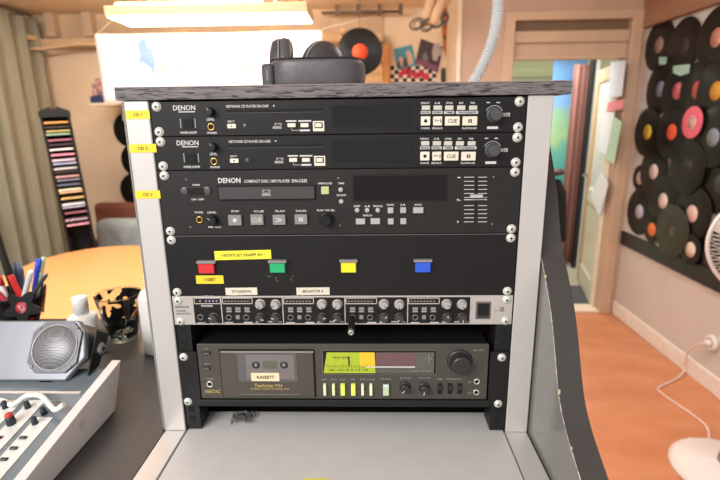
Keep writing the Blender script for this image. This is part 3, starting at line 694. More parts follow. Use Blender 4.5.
bp = nt.nodes.new('ShaderNodeBump'); bp.inputs['Strength'].default_value = .7; bp.inputs['Distance'].default_value = .002
nt.links.new(n1.outputs[0], bp.inputs['Height']); nt.links.new(bp.outputs[0], bs.inputs['Normal'])
b = MB(); b.m(bd).box(-.2835,.2955,-.004,.44,1.5288,1.5440,.0006)
b.m(M('board_top_laminate', (150,138,140), .4)).box(-.2835,.2955,-.0042,.44,1.5440,1.5452,.0003)
b.build('top_board', cab)
# right side panel with curved front edge
inner = [(.15,1.528),(.105,1.47),(.064,1.412),(.046,1.379),(.022,1.327),(-.003,1.300),(-.035,1.262),(-.055,1.230),(-.070,1.200),(-.083,1.174),(-.099,1.150),(-.125,1.128),(-.160,1.108),(-.20,1.088),(-.28,1.062),(-.38,1.045),(-.55,1.041),(-.55,.0),(.44,.0),(.44,1.528)]
_c = inner[:17]; _s = []
for i in range(16):
    q0, q1, q2, q3 = _c[max(i-1,0)], _c[i], _c[i+1], _c[min(i+2,16)]
    for k in range(6):
        t_ = k/6; _s.append(tuple(.5*((2*q1[j])+(q2[j]-q0[j])*t_+(2*q0[j]-5*q1[j]+4*q2[j]-q3[j])*t_*t_+(3*q1[j]-q0[j]-3*q2[j]+q3[j])*t_**3) for j in (0,1)))
NE = len(_s); inner = _s + inner[16:]
b = MB(); b.m(lam_sheen)
m_ = Matrix(((0,0,1,.2787),(1,0,0,0),(0,1,0,0),(0,0,0,1)))
b.prism(inner, .0315, m_)
b.m(lam_edge)
for i in range(NE):
    (y0,z0),(y1,z1) = inner[i], inner[i+1]
    t = bmesh.new(); nrm = Vector((0, -(z0-z1), (y0-y1))).normalized()*-.0006
    if nrm.y > 0: nrm = -nrm
    v = [t.verts.new(Vector(p)+nrm) for p in ((.2787,y0,z0),(.3102,y0,z0),(.3102,y1,z1),(.2787,y1,z1))]
    t.faces.new(v); b._add(t)
sp_ = b.build('side_panel', cab)
chip = M('chipped_pale_edge', (214,208,196), .7, noise=.3, scale=200)
b = MB(); b.m(chip)
fine = []
for i in range(26, 88):
    (y0,z0),(y1,z1) = inner[i], inner[i+1]
    for k in range(2): fine.append((.2787, y0+(y1-y0)*k/2-.0008, z0+(z1-z0)*k/2+.0003))
b.tube(fine, .0005, 5, rr=[.0002+.0005*random.random()**2 for _ in fine])
b.m(M('chipboard_core', (224,198,140), .8))
for px, py, s_ in ((557,392,.0022),(543,276,.0015),(569,450,.0014)):
    k = min(range(len(fine)), key=lambda i: (oy(px,py,0) and (lambda q: (q-CAM).cross(ray(px,py).normalized()).length)(Vector(fine[i]))))
    p = fine[k]; b.box(p[0]-.0003, p[0]+s_, p[1]-.001, p[1]+.001, p[2]-s_*1.6, p[2]+s_*1.6, .0003)
b.build('chipped_edge', sp_)
b = MB(); b.m(lam_sheen).box(-.276,.2785,-.45,.42,.0,WS-.042); b.build('lower_cabinet', cab)
b = MB(); b.m(void_m).box(.2759,.2786,-.5,.0,WS-.012,WS-.004); b.build('gap_strip', cab)
# yellow numbered tapes on the left post
def tape(x0,y0,x1,y1,txt,tm=tapeY,tilt=0,name='label_tape',parent=None,ty=0,w=.55,h=.45):
    a, c = R(x0,(y0+y1)/2), R(x1,(y0+y1)/2); z1_, z0_ = R((x0+x1)/2,y0).z, R((x0+x1)/2,y1).z
    cx_, cz_ = (a.x+c.x)/2, (z0_+z1_)/2; W_, H_ = c.x-a.x, z1_-z0_
    m_ = Matrix.Translation((cx_, ty, cz_)) @ Matrix.Rotation(tilt, 4, 'Y')
    b = MB(); b.m(tm).box(-W_/2, W_/2, -.0005, -.0001, -H_/2, H_/2, mtx=m_)
    if txt: b.m(tape_ink); b.text(txt, 0,0, W_*w, H_*h, 0, d=.0001, mtx=m_ @ Matrix.Translation((0,-.0007,0)) @ Matrix.Rotation(PI/2,4,'X'), bold=.01)
    return b.build(name, parent)
for k,(x0,y0,x1,y1) in enumerate([(126,110.5,150,119),(129.5,144,156.5,152.5),(135.5,190.5,160.5,198.5)]):
    o = tape(x0,y0,x1,y1,'CD %d'%(k+1),parent=cab, ty=-.0003, w=.36, h=.38)
    o['label'] = ['yellow tape lettered CD 1','yellow tape lettered CD 2','yellow tape lettered CD 3'][k]
# small yellow strip on the worktop at the picture's lower edge
p = oz(318,478.5,WS)
b = MB(); b.m(tapeY2).box(p.x-.020,p.x+.014,p.y-.012,p.y,WS-.0006,WS-.0002); b.build('tape_strip', cab)

# ================================================================== DEVICES
def device(name, zb, label, cat):
    return thing(name, (0, .0, zb), label, cat)
def screw_at(parent, x, z, y=0, dark=False):
    t = MB(); a = random.uniform(0, PI/2)
    m_ = Matrix.Translation((x, y, z)) @ Matrix.Rotation(PI/2, 4, 'X')
    t.m(screw_m).lathe([(0,0),(.0062,0),(.0062,.0007),(.0052,.0009),(.0050,.0016),(.0040,.0028),(.0022,.0034),(0,.0036)], 24, m_)
    t.m(void_m); m2 = m_ @ Matrix.Rotation(a, 4, 'Z')
    t.box(-.0021,.0021,-.00055,.00055,.0030,.00385,mtx=m2); t.box(-.00055,.00055,-.0021,.0021,.0030,.00385,mtx=m2)
    return t.build('screw', parent)
def faceplate(parent, ztop_, nU, mat, depth=.25, th=.003, y0=0, body=True):
    h = nU*U-.0006
    fp = MB(); fp.m(mat).box(-.2413,.2413,y0,y0+th,ztop_-h,ztop_-.0002,.0005)
    if body:
        b = MB(); b.m(black_m).box(-.2165,.2165,y0+th,depth,ztop_-h+.001,ztop_-.001,.001); b.build('chassis', parent)
    return fp
def btn(parent, x0,y0,x1,y1, mat, out=.0025, name='button', bev=.0004, sym=None, ink=None, lbl=None):
    b = MB(); b.m(mat).pbox(x0,y0,x1,y1,out,-.0002,bev)
    if sym:
        b.m(ink or black_m); cx_, cy_ = (x0+x1)/2, (y0+y1)/2; s_ = min((y1-y0)*.42,(x1-x0)*.42)
        if sym == 'stop': b.pbox(cx_-s_*.4,cy_-s_*.4,cx_+s_*.4,cy_+s_*.4,out+.0002,out-.0002)
        elif sym == 'pause':
            b.pbox(cx_-s_*.45,cy_-s_*.5,cx_-s_*.1,cy_+s_*.5,out+.0002,out-.0002); b.pbox(cx_+s_*.1,cy_-s_*.5,cx_+s_*.45,cy_+s_*.5,out+.0002,out-.0002)
        else: b.ptext(sym, cx_-s_*(.5+.35*len(sym)*.6), cy_-s_*.5, cx_+s_*(.5+.35*len(sym)*.6), cy_+s_*.5, y=-out-.0002)
    o = b.build(name, parent)
    if lbl: o['label'] = lbl
    return o
def tri(b, px, py, s, out, right=True):
    c = R(px,py); k = abs(R(px+1,py).x-c.x)*s*(1 if right else -1)
    b.prism([(c.x-k*.6, c.z-abs(k)*.8),(c.x+k,c.z),(c.x-k*.6,c.z+abs(k)*.8)], .0003, Matrix.Translation((0,-out,0)) @ Matrix.Rotation(PI/2,4,'X'))
def knob(parent, px,py,r, mat, h=.012, skirt=0, mark=None, ang=0, name='knob', ridges=True):
    c = R(px,py); rr_ = abs(R(px+r,py).x-c.x); m_ = Matrix.Translation((c.x,0,c.z)) @ Matrix.Rotation(PI/2,4,'X')
    b = MB(); b.m(mat)
    if skirt: b.lathe([(0,0),(rr_*1.25,0),(rr_*1.25,.002),(rr_,.003),(0,.003)],28,m_)
    t = bmesh.new(); n = 36
    prof = [(1,0.0),(1,h*.75),(.94,h*.93),(.82,h),(0,h)]
    rings = []
    for f_, z_ in prof:
        if f_ == 0: rings.append([t.verts.new((0,0,z_))]); continue
        rings.append([t.verts.new((rr_*f_*(1-(.05 if ridges and i%2 and z_<h*.9 else 0))*math.cos(2*PI*i/n), rr_*f_*(1-(.05 if ridges and i%2 and z_<h*.9 else 0))*math.sin(2*PI*i/n), z_)) for i in range(n)])
    for a, d in zip(rings, rings[1:]):
        for i in range(n):
            q = list(dict.fromkeys([a[i%len(a)],a[(i+1)%n%len(a)],d[(i+1)%n%len(d)],d[i%len(d)]]))
            if len(q) > 2: t.faces.new(q)
    bmesh.ops.recalc_face_normals(t, faces=t.faces[:]); b._add(t, m_)
    o = b.build(name, parent)
    if mark:
        b = MB(); b.m(mark).box(-rr_*.09,rr_*.09,rr_*.25,rr_*.95,h-.0002,h+.0003, mtx=m_ @ Matrix.Rotation(ang,4,'Z')); b.build('pointer', o)
    return o
def jack(parent, px,py,r, ring=brass_m, name='headphone_jack'):
    c = R(px,py); rr_ = abs(R(px+r,py).x-c.x); m_ = Matrix.Translation((c.x,0,c.z)) @ Matrix.Rotation(PI/2,4,'X')
    b = MB(); b.m(ring).lathe([(rr_*.62,-.001),(rr_*.62,.0015),(rr_*.8,.0022),(rr_,.0015),(rr_,-.001)],24,m_)
    b.m(void_m).lathe([(0,.0004),(rr_*.62,.0004)],20,m_)
    return b.build(name, parent)
def ticks(b, px, py, r0, r1, n, a0=-2.3, a1=2.3, w=.0002):
    c = R(px,py); k = abs(R(px+1,py).x-c.x)
    for i in range(n):
        a = a0+(a1-a0)*i/(n-1)
        b.box(-w,w,r0*k,r1*k,-.0001,.0003, mtx=Matrix.Translation((c.x,0,c.z)) @ Matrix.Rotation(PI/2,4,'X') @ Matrix.Rotation(-a,4,'Z'))

# ---- CD player 1 (1U); its copy is player 2
cd1 = device('cd_player', T-U, 'uppermost slim black DENON network CD player, labelled CD 1, under the top board', 'CD player')
b = faceplate(cd1, T, 1, panel_m)
b.m(white_ink); b.ptext('DENON',173.2,105.2,195.4,110.4,bold=.012); b.pbox(178.5,111.4,195,112.3,.0003)
b.ptext('POWER ON/OFF',180.5,131.5,197,133.8,bold=.02); b.ptext('LEVEL',207,118,214.5,120.6,bold=.02); b.ptext('PHONES',207.5,131.8,217,133.9,bold=.02)
b.ptext('NETWORK CD PLAYER DN-C640',226.2,104.8,268.5,107.6,bold=.012); b.ptext('EJECT',227.8,120.6,234.8,122.8,bold=.02)
tri(b,273.8,105.9,.01,.0003); c_ = R(273.8,105.9); b.prism([(c_.x-.0013,c_.z+.001),(c_.x+.0013,c_.z+.001),(c_.x,c_.z-.0012)],.0003,Matrix.Rotation(PI/2,4,'X'))
b.pbox(286,120.3,296.3,121.8,.0003); b.pbox(298.3,120.2,311.2,121.7,.0003); b.pbox(300,129.4,310,131.2,.0003)
b.pbox(291.6,127.6,292,130.5,.0003); b.pbox(291.6,130.2,300,130.6,.0003)
b.m(cream_btn).pbox(313,121,324.2,131.2,.0004); b.m(panel_m).pbox(314.5,122.3,322.8,128.2,.0005)
b.m(white_ink)
for i_,(x0,x1,s_) in enumerate([(420.8,429.8,'DISPLAY'),(434.5,440,'A-B'),(446,453,'SYNC'),(459,463.5,'REV'),(470.5,475,'FWD')]): b.ptext(s_,x0,102,x1,104,bold=.02)
for x0,x1 in [(420.8,430.6),(432.5,442.5),(444,454),(456,478)]: b.pbox(x0,110.9,x1,113.9,.0003)
b.m(black_m)
for x0,x1,s_ in [(421.6,429.8,'MODE'),(433.5,441.5,'INDEX'),(445.2,452.8,'TIME'),(458,476,'TRACK/SEARCH')]: b.ptext(s_,x0,111.5,x1,113.3,y=-.0006,bold=.01)
b.m(white_ink)
b.ptext('CANCEL',420.8,127.2,430,129.2,bold=.02); b.ptext('SEEK BACK',432,127.2,442.6,129.2,bold=.02); b.ptext('PLAY/PAUSE',462,127.2,476.5,129.2,bold=.02)
b.ptext('PUSH ENTER',501.8,112.8,510,116.6,bold=.02); b.pbox(487,126.4,498,129,.0003); b.pbox(486.5,102,490,103,.0003); b.pbox(496.5,102,500,103,.0003)
ticks(b,494,114.6,8.6,9.1,22,-1.1,1.1,.00045)
b.m(dim_ink)                                  # small disc logo
b.pbox(272.7,126.3,281.7,128.8,.0003); b.pbox(274.5,123,281.7,125.6,.0003)
b.m(panel_m); b.ptext('disc',275.6,123.4,280.6,125.3,y=-.0006,bold=.02)
b.build('faceplate', cd1)
b = MB(); b.m(void_m).pbox(225.8,109,322.5,112.3,.0003,-.0002); b.m(M('slot_lip', (88,86,86),.4)).pbox(225.8,112.3,322.5,112.7,.0006,-.0002); b.build('disc_slot', cd1)
b = MB(); b.m(dim_ink).pbox(180.3,118.5,181.3,128,.0006); b.pbox(194.8,118.5,195.8,128,.0006); b.m(black_m).pbox(181.3,117.5,194.8,129.2,.001,-.0002,.0003); b.m(void_m).pbox(183,119,193,128,.0022,.0009,.0006); b.build('power_switch', cd1)
knob(cd1,210.8,111.5,4.0,black_m,.010,mark=dim_ink,ang=.4,name='level_knob'); jack(cd1,211.3,126.9,3.8)
btn(cd1,227.8,123.9,236.4,128.3,cream_btn,name='eject_button',sym='stop')
b = MB(); b.m(M('dark_led',(90,90,90),.3)).pcyl(245,125.6,1.8,.0012); b.build('indicator', cd1)
for x0,x1,y0,y1 in [(287.8,295.8,123.2,127.2),(300.8,308.8,123.2,127.2),(315.4,321.8,123.2,127.2)]: btn(cd1,x0,y0,x1,y1,cream_btn)
b = MB(); b.m(black_m).pbox(330.6,103.8,413,127,.0005,-.0002,.0002); b.m(glass_dark).pbox(332,105,411.8,125.8,.0008,.0004); b.build('display', cd1)
for x0,x1 in [(421.7,430),(433.5,441.9),(445,453.3),(457,465.2),(469,477)]: btn(cd1,x0,105.5,x1,110,M('ivory_grey_button',(206,201,188),.4),.002)
for x0,x1,s_ in [(420.8,430,'stop'),(433,441.9,'>|'),(444.8,459.4,'CUE'),(462.3,476.9,'pause')]: btn(cd1,x0,116.4,x1,125.5,cream_btn,.003,sym=s_)
knob(cd1,494,114.6,6.3,M('grey_rubber_knob',(74,74,76),.5),.014,skirt=1,name='jog_knob')
for sx in (-1,1):
    for dz in (.00635,.0381): screw_at(cd1, sx*.23255, T-dz)
cd2 = copy_tree(cd1); cd2.location.z -= U; cd2['label'] = 'second slim black DENON network CD player, labelled CD 2, just above the larger one'

# ---- CD / MP3 player (2U)
z3 = T-2*U
cd3 = device('cd_player', z3-2*U, 'taller black DENON compact disc player with loading tray and pitch slider', 'CD player')
b = faceplate(cd3, z3, 2, panel_m2)
b.m(white_ink); b.ptext('DENON',218.2,177.8,240.6,183,bold=.025); b.ptext('COMPACT DISC / MP3 PLAYER',244.2,179.6,290,182.6,bold=.012); b.ptext('DN-C635',292,179,307,182.4,bold=.02)
for s_,x0,x1,y0 in [('POWER',192.8,200.2,184),('ON  OFF',191.5,204,198.4),('PHONES',195,203,211.4),('LEVEL',207.5,216.5,211.4),('STOP',231.2,239.2,210.3),('CUE',253.8,264,210.3),('PLAY',275.5,285.5,210.1),('PAUSE',296,306.3,209.9),
    ('OPEN/CLOSE',318,332,182.4),('TIME',338,344.2,182.4),('END MON',336.8,346,194.2),('PUSH TRK SEL',317,335,209.3),('DISP',354,360.2,205.2),('A-B',364.6,370,205.2),('PROG',373.2,382.4,205.2),('MODE',387,394,203.8),('S.R',400.5,405.5,203.8),('PITCH',414.8,421.5,203.8),('SEARCH',363,372,214.4),
    ('MIN  MAX',208.5,221.5,226)]:
    b.ptext(s_,x0,y0,x1,y0+1.9,bold=.02)
b.ptext('-',457.5,177,460.5,178); b.ptext('+-',456.5,198.5,460.6,201,bold=.02); b.ptext('+',456.6,220.5,459,223,bold=.02)
for i_ in range(12):
    if i_ == 6: continue
    y_ = 177.2+(221.8-177.2)*i_/11
    for x0,x1 in ((464,474.2),(478,487)): b.pbox(x0,y_-.3,x1,y_+.3,.0003)
b.pbox(464,199.2,487,200,.0004)
b.m(dim_ink)
for px,py in ((338.3,178),(339.7,225.5),(186.3,179.5),(190.5,227),(493.5,177),(492,224)): b.pcyl(px,py,1.7,.0006,prof=[(.0008,0),(.0008,.0004),(.0013,.0004),(.0013,0)])
b.build('faceplate', cd3)
b = MB(); b.m(void_m).pbox(217.7,185.2,316.3,200.6,.0004); b.m(M('tray_front',(66,64,64),.4)).pbox(219.3,186.4,314.8,199,.003,.0,.0008)
b.m(dim_ink).pbox(263,189.4,271,192,.0032,.0028); b.pbox(262.4,192.6,271,195.6,.0032,.0028); b.m(panel_m); b.ptext('disc',264.4,189.8,270,191.6,y=-.0034,bold=.02); b.build('disc_tray', cd3)
b = MB(); b.m(M('dark_grey_surround',(82,80,80),.35)); b.pbox(183,186.5,211,195,.0012,0,.001); b.pcyl(184.8,190.6,3.6,.0025); b.pcyl(207.6,190,3.6,.0025); b.m(void_m).pbox(187.5,187.3,205,194.2,.003,0,.0008); b.build('power_switch', cd3)
jack(cd3,199.8,219.6,3.6); knob(cd3,213.4,219.6,4.8,black_m,.010,mark=dim_ink,ang=.9,name='level_knob')
for x0,y0,x1,y1,s_ in [(229,214.6,242,224.9,'stop'),(251.2,214,263.8,224.4,'CUE'),(273.3,214.4,285.8,224.3,'>'),(295,214,307.6,223.8,'pause')]: btn(cd3,x0,y0,x1,y1,grey_btn,.004,sym=s_,ink=white_ink)
o = btn(cd3,321.4,186.3,329.1,193.9,M('olive_lit_button',(186,190,140),.4,emit=.12),.003); o['label'] = 'pale olive open and close button'
for px,py in ((340.8,189.5),(341.3,201.3),(357.2,210),(367.2,210),(377.8,210)):
    b = MB(); b.m(lgrey_btn).pcyl(px,py,2.3,.0025); b.build('round_button', cd3)
knob(cd3,326.7,218.7,5.8,black_m,.014,skirt=1,name='jog_knob',mark=None)
b = MB(); b.m(black_m).pbox(352.6,174.6,447.4,201.4,.0005,-.0002,.0002); b.m(M('reddish_display_window',(16,9,10),.1,spec=.4)).pbox(354,176,446,200,.0008,.0004); b.build('display', cd3)
for x0,y0,x1,y1,s_ in [(355.9,218.3,365.2,224,None),(370.6,218,380,223.8,None),(387.7,207.2,393.3,213,None),(400.2,207,406,212.8,None),(413,207,423.2,212.9,None),(387.9,218.2,393.6,224,None),(400.4,218,406.2,223.9,None)]: btn(cd3,x0,y0,x1,y1,lgrey_btn,.003)
b = MB(); b.m(void_m).pbox(474.8,174.5,476.8,223,.0003); ss_ = b.build('slider_slot', cd3)
b = MB(); b.m(lgrey_btn).pbox(469.6,194,482,197.4,.007,.0005,.0006); b.m(white_ink).pbox(470,195.4,481.6,196,.0072,.0068); b.build('slider_handle', ss_)
for sx in (-1,1):
    for dz in (.00635,.08255): screw_at(cd3, sx*.23255, z3-dz)

# ---- blank panel with four coloured switches (2U)
z4 = T-4*U
sw = device('switch_panel', z4-2*U, 'plain black panel with red, green, yellow and blue push switches and yellow tape', 'switch panel')
b = faceplate(sw, z4, 2, panel_m, depth=.06)
b.m(M('pale_seam', (104,102,100), .5)).box(-.236,.236,-.0006,.0,z4-.0011,z4-.0003); b.build('faceplate', sw)  # paler line along the panel's top seam
for x0,y0,x1,y1,c_,n_ in [(199.3,260.9,215,272.6,(214,48,54),'red'),(270.3,260.3,285.6,272,(36,176,112),'green'),(341.2,259.8,356.2,271.8,(246,232,40),'yellow'),(415,259.5,430.4,271.6,(40,92,214),'blue')]:
    b = MB(); b.m(M('%s_switch_cap'%n_, c_, .3, noise=.05, coat=.4)).pbox(x0,y0+1.8,x1,y1,.005,.0005,.0010)
    o = b.build('push_switch', sw); o['label'] = '%s square push switch' % n_
    b = MB(); b.m(M('grey_switch_guard', (142,138,136), .4)).pbox(x0-1.6,y0-.8,x1+1.4,y0+1.5,.0065,-.0002,.0003); b.build('switch_guard', sw)
tape(214.6,250.4,271.2,259.4,'\u2022 INTRYCKT KNAPP AV \u2022',tapeY2,-.02,parent=sw,w=.78,h=.34)
tape(196.2,275.4,223.6,283.6,'1100BT',tapeY,-.0,parent=sw,w=.42,h=.42)
tape(225.6,287.6,257.3,294.9,'STUDION',tapeW,-.01,parent=sw,w=.6,h=.34); tape(296.5,287.4,329.6,294.8,'MONITOR 4',tapeW,-.01,parent=sw,w=.62,h=.34)
b = MB(); b.m(M('glue_residue',(120,108,70),.8)); random.seed(3)
for _ in range(16):
    px, py = random.choice([(random.uniform(267,272),random.uniform(275,277)),(random.uniform(273,279),random.uniform(275,282)),(random.uniform(289,293),random.uniform(275,281))])
    b.pbox(px,py,px+random.uniform(.5,1.2),py+random.uniform(.4,1),.0003)
b.build('glue_marks', sw)
for sx in (-1,1):
    for dz in (.00635,.08255): screw_at(sw, sx*.23255, z4-dz)

# ---- silver-eared headphone amplifier (1U)
z5 = T-6*U
amp = device('headphone_amplifier', z5-U, 'slim four channel amplifier with silver ends and rows of small knobs', 'amplifier')
b = faceplate(amp, z5, 1, silver_m, depth=.18)
b.m(panel_m).pbox(194,297.4,469.8,323.2,.0003)
b.m(silver_m)
for px in (221.8,283,345,407.6): b.pbox(px-.5,296.5,px+.5,324,.0005)
b.m(M('silver_outline',(205,198,190),.5))
for x0,x1 in ((194,220.8),(222.3,252.5),(283.5,313.8),(345.6,377),(408.2,439.6)):
    b.pbox(x0,297.6,x1,298.3,.0006); b.pbox(x0,303.2,x1,303.9,.0006); b.pbox(x0,297.6,x0+.7,303.9,.0006); b.pbox(x1-.7,297.6,x1,303.9,.0006)
b.m(white_ink)
for x0,x1 in ((203,213),(230,243),(291,304),(353,367),(416,430)): b.ptext('LEVEL dB',x0,295.4,x1,296.9,bold=.01)
b.ptext('POWER',201.5,304.8,213,306.8,bold=.02); b.ptext('MAIN IN',198,322,205.5,323.3,bold=.01); b.ptext('MASTER',210.5,322,219,323.3,bold=.01)
b.m(dim_ink); b.ptext('HEADPHONE AMP',174.8,305.8,189,308,bold=.0); b.ptext('4 CHANNEL',176,310,186,311.6); b.ptext('STEREO SYSTEM',176,312.8,190,314.4)
b.build('faceplate', amp)
def amp_ch(x):
    b = MB(); b.m(M('led_bar_window',(34,30,30),.3)).pbox(x+1.5,298.6,x+29.3,302.9,.0005)
    b.m(M('led_dots',(138,120,112),.5))
    for k in range(8): b.pbox(x+2.8+k*3.2,300.4,x+4.6+k*3.2,301.9,.0008)
    b.build('level_meter', amp)
    b = MB(); b.m(M('tiny_cream_print',(190,186,180),.6))
    for dx in (4.7,13.6,23): b.pbox(x+dx,312.2-1,x+dx+5.3,312.6-.6,.0004)
    b.pbox(x+3,322,x+11.5,323,.0004); b.pbox(x+22,321.8,x+31,323.2,.0004); b.pbox(x+34,321.4,x+39,322.6,.0004); b.pbox(x+46,321,x+52,322.2,.0004); b.pbox(x+56,321.2,x+60,322.2,.0004)
    for kx,ky in ((38.7,303.5),(54,303.8),(39.2,316.8),(54.2,316.8)): ticks(b,x+kx,ky,5.4,6.6,11,w=.00025)
    b.build('markings', amp)
    for dx in (4.8,13.8,22.8):
        b = MB(); b.m(grey_btn).pbox(x+dx,307,x+dx+5.2,310.3,.0018,-.0002,.0003); b.build('button', amp)
    jack(amp,x+7.3,317.2,3.2,M('steel_ring',(120,118,116),.4,metal=.5),'jack_socket'); jack(amp,x+24.8,317.2,3.2,M('steel_ring',(120,118,116),.4,metal=.5),'jack_socket')
    b = MB(); b.m(grey_btn).pbox(x+14.2,315,x+18,319,.0008); b.build('indicator', amp)
    for i_,(kx,ky,mm) in enumerate(((38.7,303.5,1),(54,303.8,1),(39.2,316.8,0),(54.2,316.8,0))):
        knob(amp,x+kx,ky,4.1,M('pale_cap_knob',(176,170,166),.35) if mm else M('dark_cap_knob',(62,58,58),.45),.009,skirt=1,mark=black_m if mm else white_ink,ang=[.5,-.4,2.2,-.9][i_]+x*.01)
for x in (221.8,283.4,345.2,407.8): amp_ch(x)
b = MB(); b.m(M('led_bar_window',(34,30,30),.3)).pbox(195.2,298.6,219.8,302.9,.0005); b.m(M('violet_dots',(170,150,180),.5))
for x_ in (199.5,205.5,209,212.5,216): b.pbox(x_,300,x_+1.4,301.8,.0008)
b.build('level_meter', amp)
jack(amp,200.8,317,3.2,M('steel_ring',(120,118,116),.4,metal=.5),'jack_socket'); knob(amp,214.3,317,4.3,M('dark_cap_knob',(62,58,58),.45),.009,skirt=1,mark=white_ink,ang=1.2)
b = MB(); b.m(white_ink); ticks(b,214.3,317,5.7,6.8,11,w=.00025); b.build('markings', amp)
b = MB(); b.m(M('steel_bezel',(120,115,112),.35,metal=.4)).pbox(475.6,301.6,490.8,319,.001,0,.0005); b.m(void_m).pbox(477.4,303.2,489,314.8,.0024,0,.0006); b.m(M('dark_rocker',(50,50,48),.4)).pbox(477.4,314.8,489,317.6,.0012); b.build('rocker_switch', amp)
b = MB(); b.m(grey_btn).pbox(500,307,504,311.6,.0004); b.pbox(494.3,311.4-1,499,311.5-.6,.0003); b.build('emblem', amp)
b = MB(); b.m(M('silver_outline',(205,198,190),.5)); b.pbox(492,296.3,492.6,324,.0004); b.build('seam', amp)
for sx in (-1,1):
    for dz in (.00635,.0381): screw_at(amp, sx*.23255, z5-dz)
# plug stuck in the third channel
c_ = R(352,316.8); m_ = Matrix.Translation((c_.x,0,c_.z)) @ Matrix.Rotation(PI/2+.20,4,'X')
pl = thing('audio_plug', (c_.x,-.002,c_.z), 'black audio plug with ringed end pushed into the third amplifier channel', 'plug')
b = MB(); b.m(black_m).lathe([(0,.0005),(.0032,.0005),(.0042,.002),(.0048,.008),(.0048,.028),(.0040,.034),(0,.034)],24,m_); b.build('shell', pl)
b = MB(); b.m(M('steel_ring2',(190,188,180),.3,metal=.7)).lathe([(.0016,.034),(.0042,.034),(.0044,.037),(.0034,.039),(.0016,.039),(.0016,.034)],24,m_); b.build('end_ring', pl)

# ---- cassette deck (on rack shelf)
dk = device('cassette_deck', R(340,399).z, 'dark olive grey Technics cassette deck with glowing yellow green meter and keys', 'cassette deck')
deck_m = M('olive_grey_metal', (82,78,72), .42, metal=.25, noise=.06, scale=40)
dz1, dz0 = R(340,344.4).z, R(340,399.2).z
b = MB(); b.m(M('unlit_deck_cover',(14,14,14),.6)).box(-.2125,.2115,.0045,.25,dz0+.001,dz1-.001,.0015); b.build('casing', dk)  # casing blackened: shade of the unlit deck top is in the colour
dface = MB(); dface.m(deck_m).box(-.2135,.2125,0,.0045,dz0,dz1,.0012)
b = MB(); b.m(void_m).pbox(220.6,349.2,315.6,396.4,.0003); b.m(M('door_face_metal',(86,80,74),.38,metal=.3)).pbox(221.8,350.2,314.2,395.4,.004,0,.001); b.m(M('bright_edge',(170,166,160),.35,metal=.5)).pbox(222,350,313.8,351.2,.0045,.0035)
door_ = b.build('cassette_door', dk)
b = MB(); b.m(M('cassette_window',(92,92,94),.15)).pbox(238.6,351.6,297.4,380.2,.0046,.0038); b.build('cassette_window', door_)
b = MB(); b.m(M('grey_cassette',(122,114,112),.35)).pbox(247,353.2,295,377.6,.0052,.0044)
b.m(M('cassette_band',(96,98,86),.4)).pbox(263.5,359.4,277.8,366.8,.0055,.005); b.build('cassette', door_)
for px in (256.8,284.6):
    b = MB(); b.m(M('spool_dark',(44,42,44),.4)).pcyl(px,363.3,4.1,.0056,.005); b.m(grey_btn).pcyl(px,363.3,1.8,.006,.005); b.build('tape_spool', door_)
b = MB(); b.m(M('paper_label',(240,226,186),.6)).pbox(252.2,371,280,379,.006,.005); b.m(tape_ink); b.ptext('KASSETT',258,373.6,275,376.6,y=-.0062,bold=.01); b.build('paper_label', door_)
b = MB(); b.m(gold_ink); b.ptext('Technics',255,382.2,273.5,385.6,y=-.0043,bold=.02); b.ptext('M24',275.5,382.6,283,385.4,y=-.0043,bold=.01)
b.ptext('STEREO CASSETTE DECK M24',251.5,386.4,289.5,388.2,y=-.0043,bold=.0)
b.m(M('light_groove',(120,115,108),.4)).pbox(242,392.6,300,393.2,.0042,.0038)
b.build('gold_lettering', door_)
b = dface; b.m(gold_ink); b.ptext('NAKTAC',205.3,389.6,221-.8,393,bold=.02)
b.m(dim_ink); b.ptext('POWER',203.5,348.4,209,350,bold=.01); b.ptext('EJECT',204.6,363.4,211,365,bold=.01); b.ptext('PHONES',206,377.8,214,379.4,bold=.01)
for s_,x0,x1,y0 in [('REW',321.8,327,378.5),('FWD',330.6,336.8,378.5),('PLAY',339.6,346,378.5),('FF',351.6,355,378.5),('STOP',360.2,366,378.5),('PAUSE',367.4,375,378.5),('REC MUTE',380.6,391,378),('BALANCE',400,411,377),('INPUT LEVEL',419,431,377),('NR',437.5,443,378),('TAPE SELECT',446,462,378),('MIC L',468,472,381),('MIC R',468,472,391.6),('REC LEVEL',473.5,484.5,349.2),('dB',424,430,353)]:
    b.ptext(s_,x0,y0,x1,y0+1.7,bold=.01)
ticks(b,459.6,361,13.6,14.8,13,w=.0002); ticks(b,405,386.4,6,6.8,9,w=.0002); ticks(b,424,387.4,6,6.8,9,w=.0002)
b.build('faceplate', dk)
for py in (352.8,367.9):
    b = MB(); b.m(M('dark_push',(46,42,40),.4)); b.pbox(202.6,py-1.8,210.6,py+1.8,.003,0,.0012); b.m(M('bright_edge',(170,166,160),.35,metal=.5)).pbox(203.5,py-.2,209.6,py+.3,.0032,.0028); b.build('push_button', dk)
jack(dk,210,383.8,3.4,M('bright_ring',(230,228,222),.2,metal=.8))
jack(dk,476.6,381.2,3.2,M('bright_ring',(230,228,222),.2,metal=.8),'microphone_jack'); jack(dk,476.2,392,3.2,M('bright_ring',(230,228,222),.2,metal=.8),'microphone_jack')
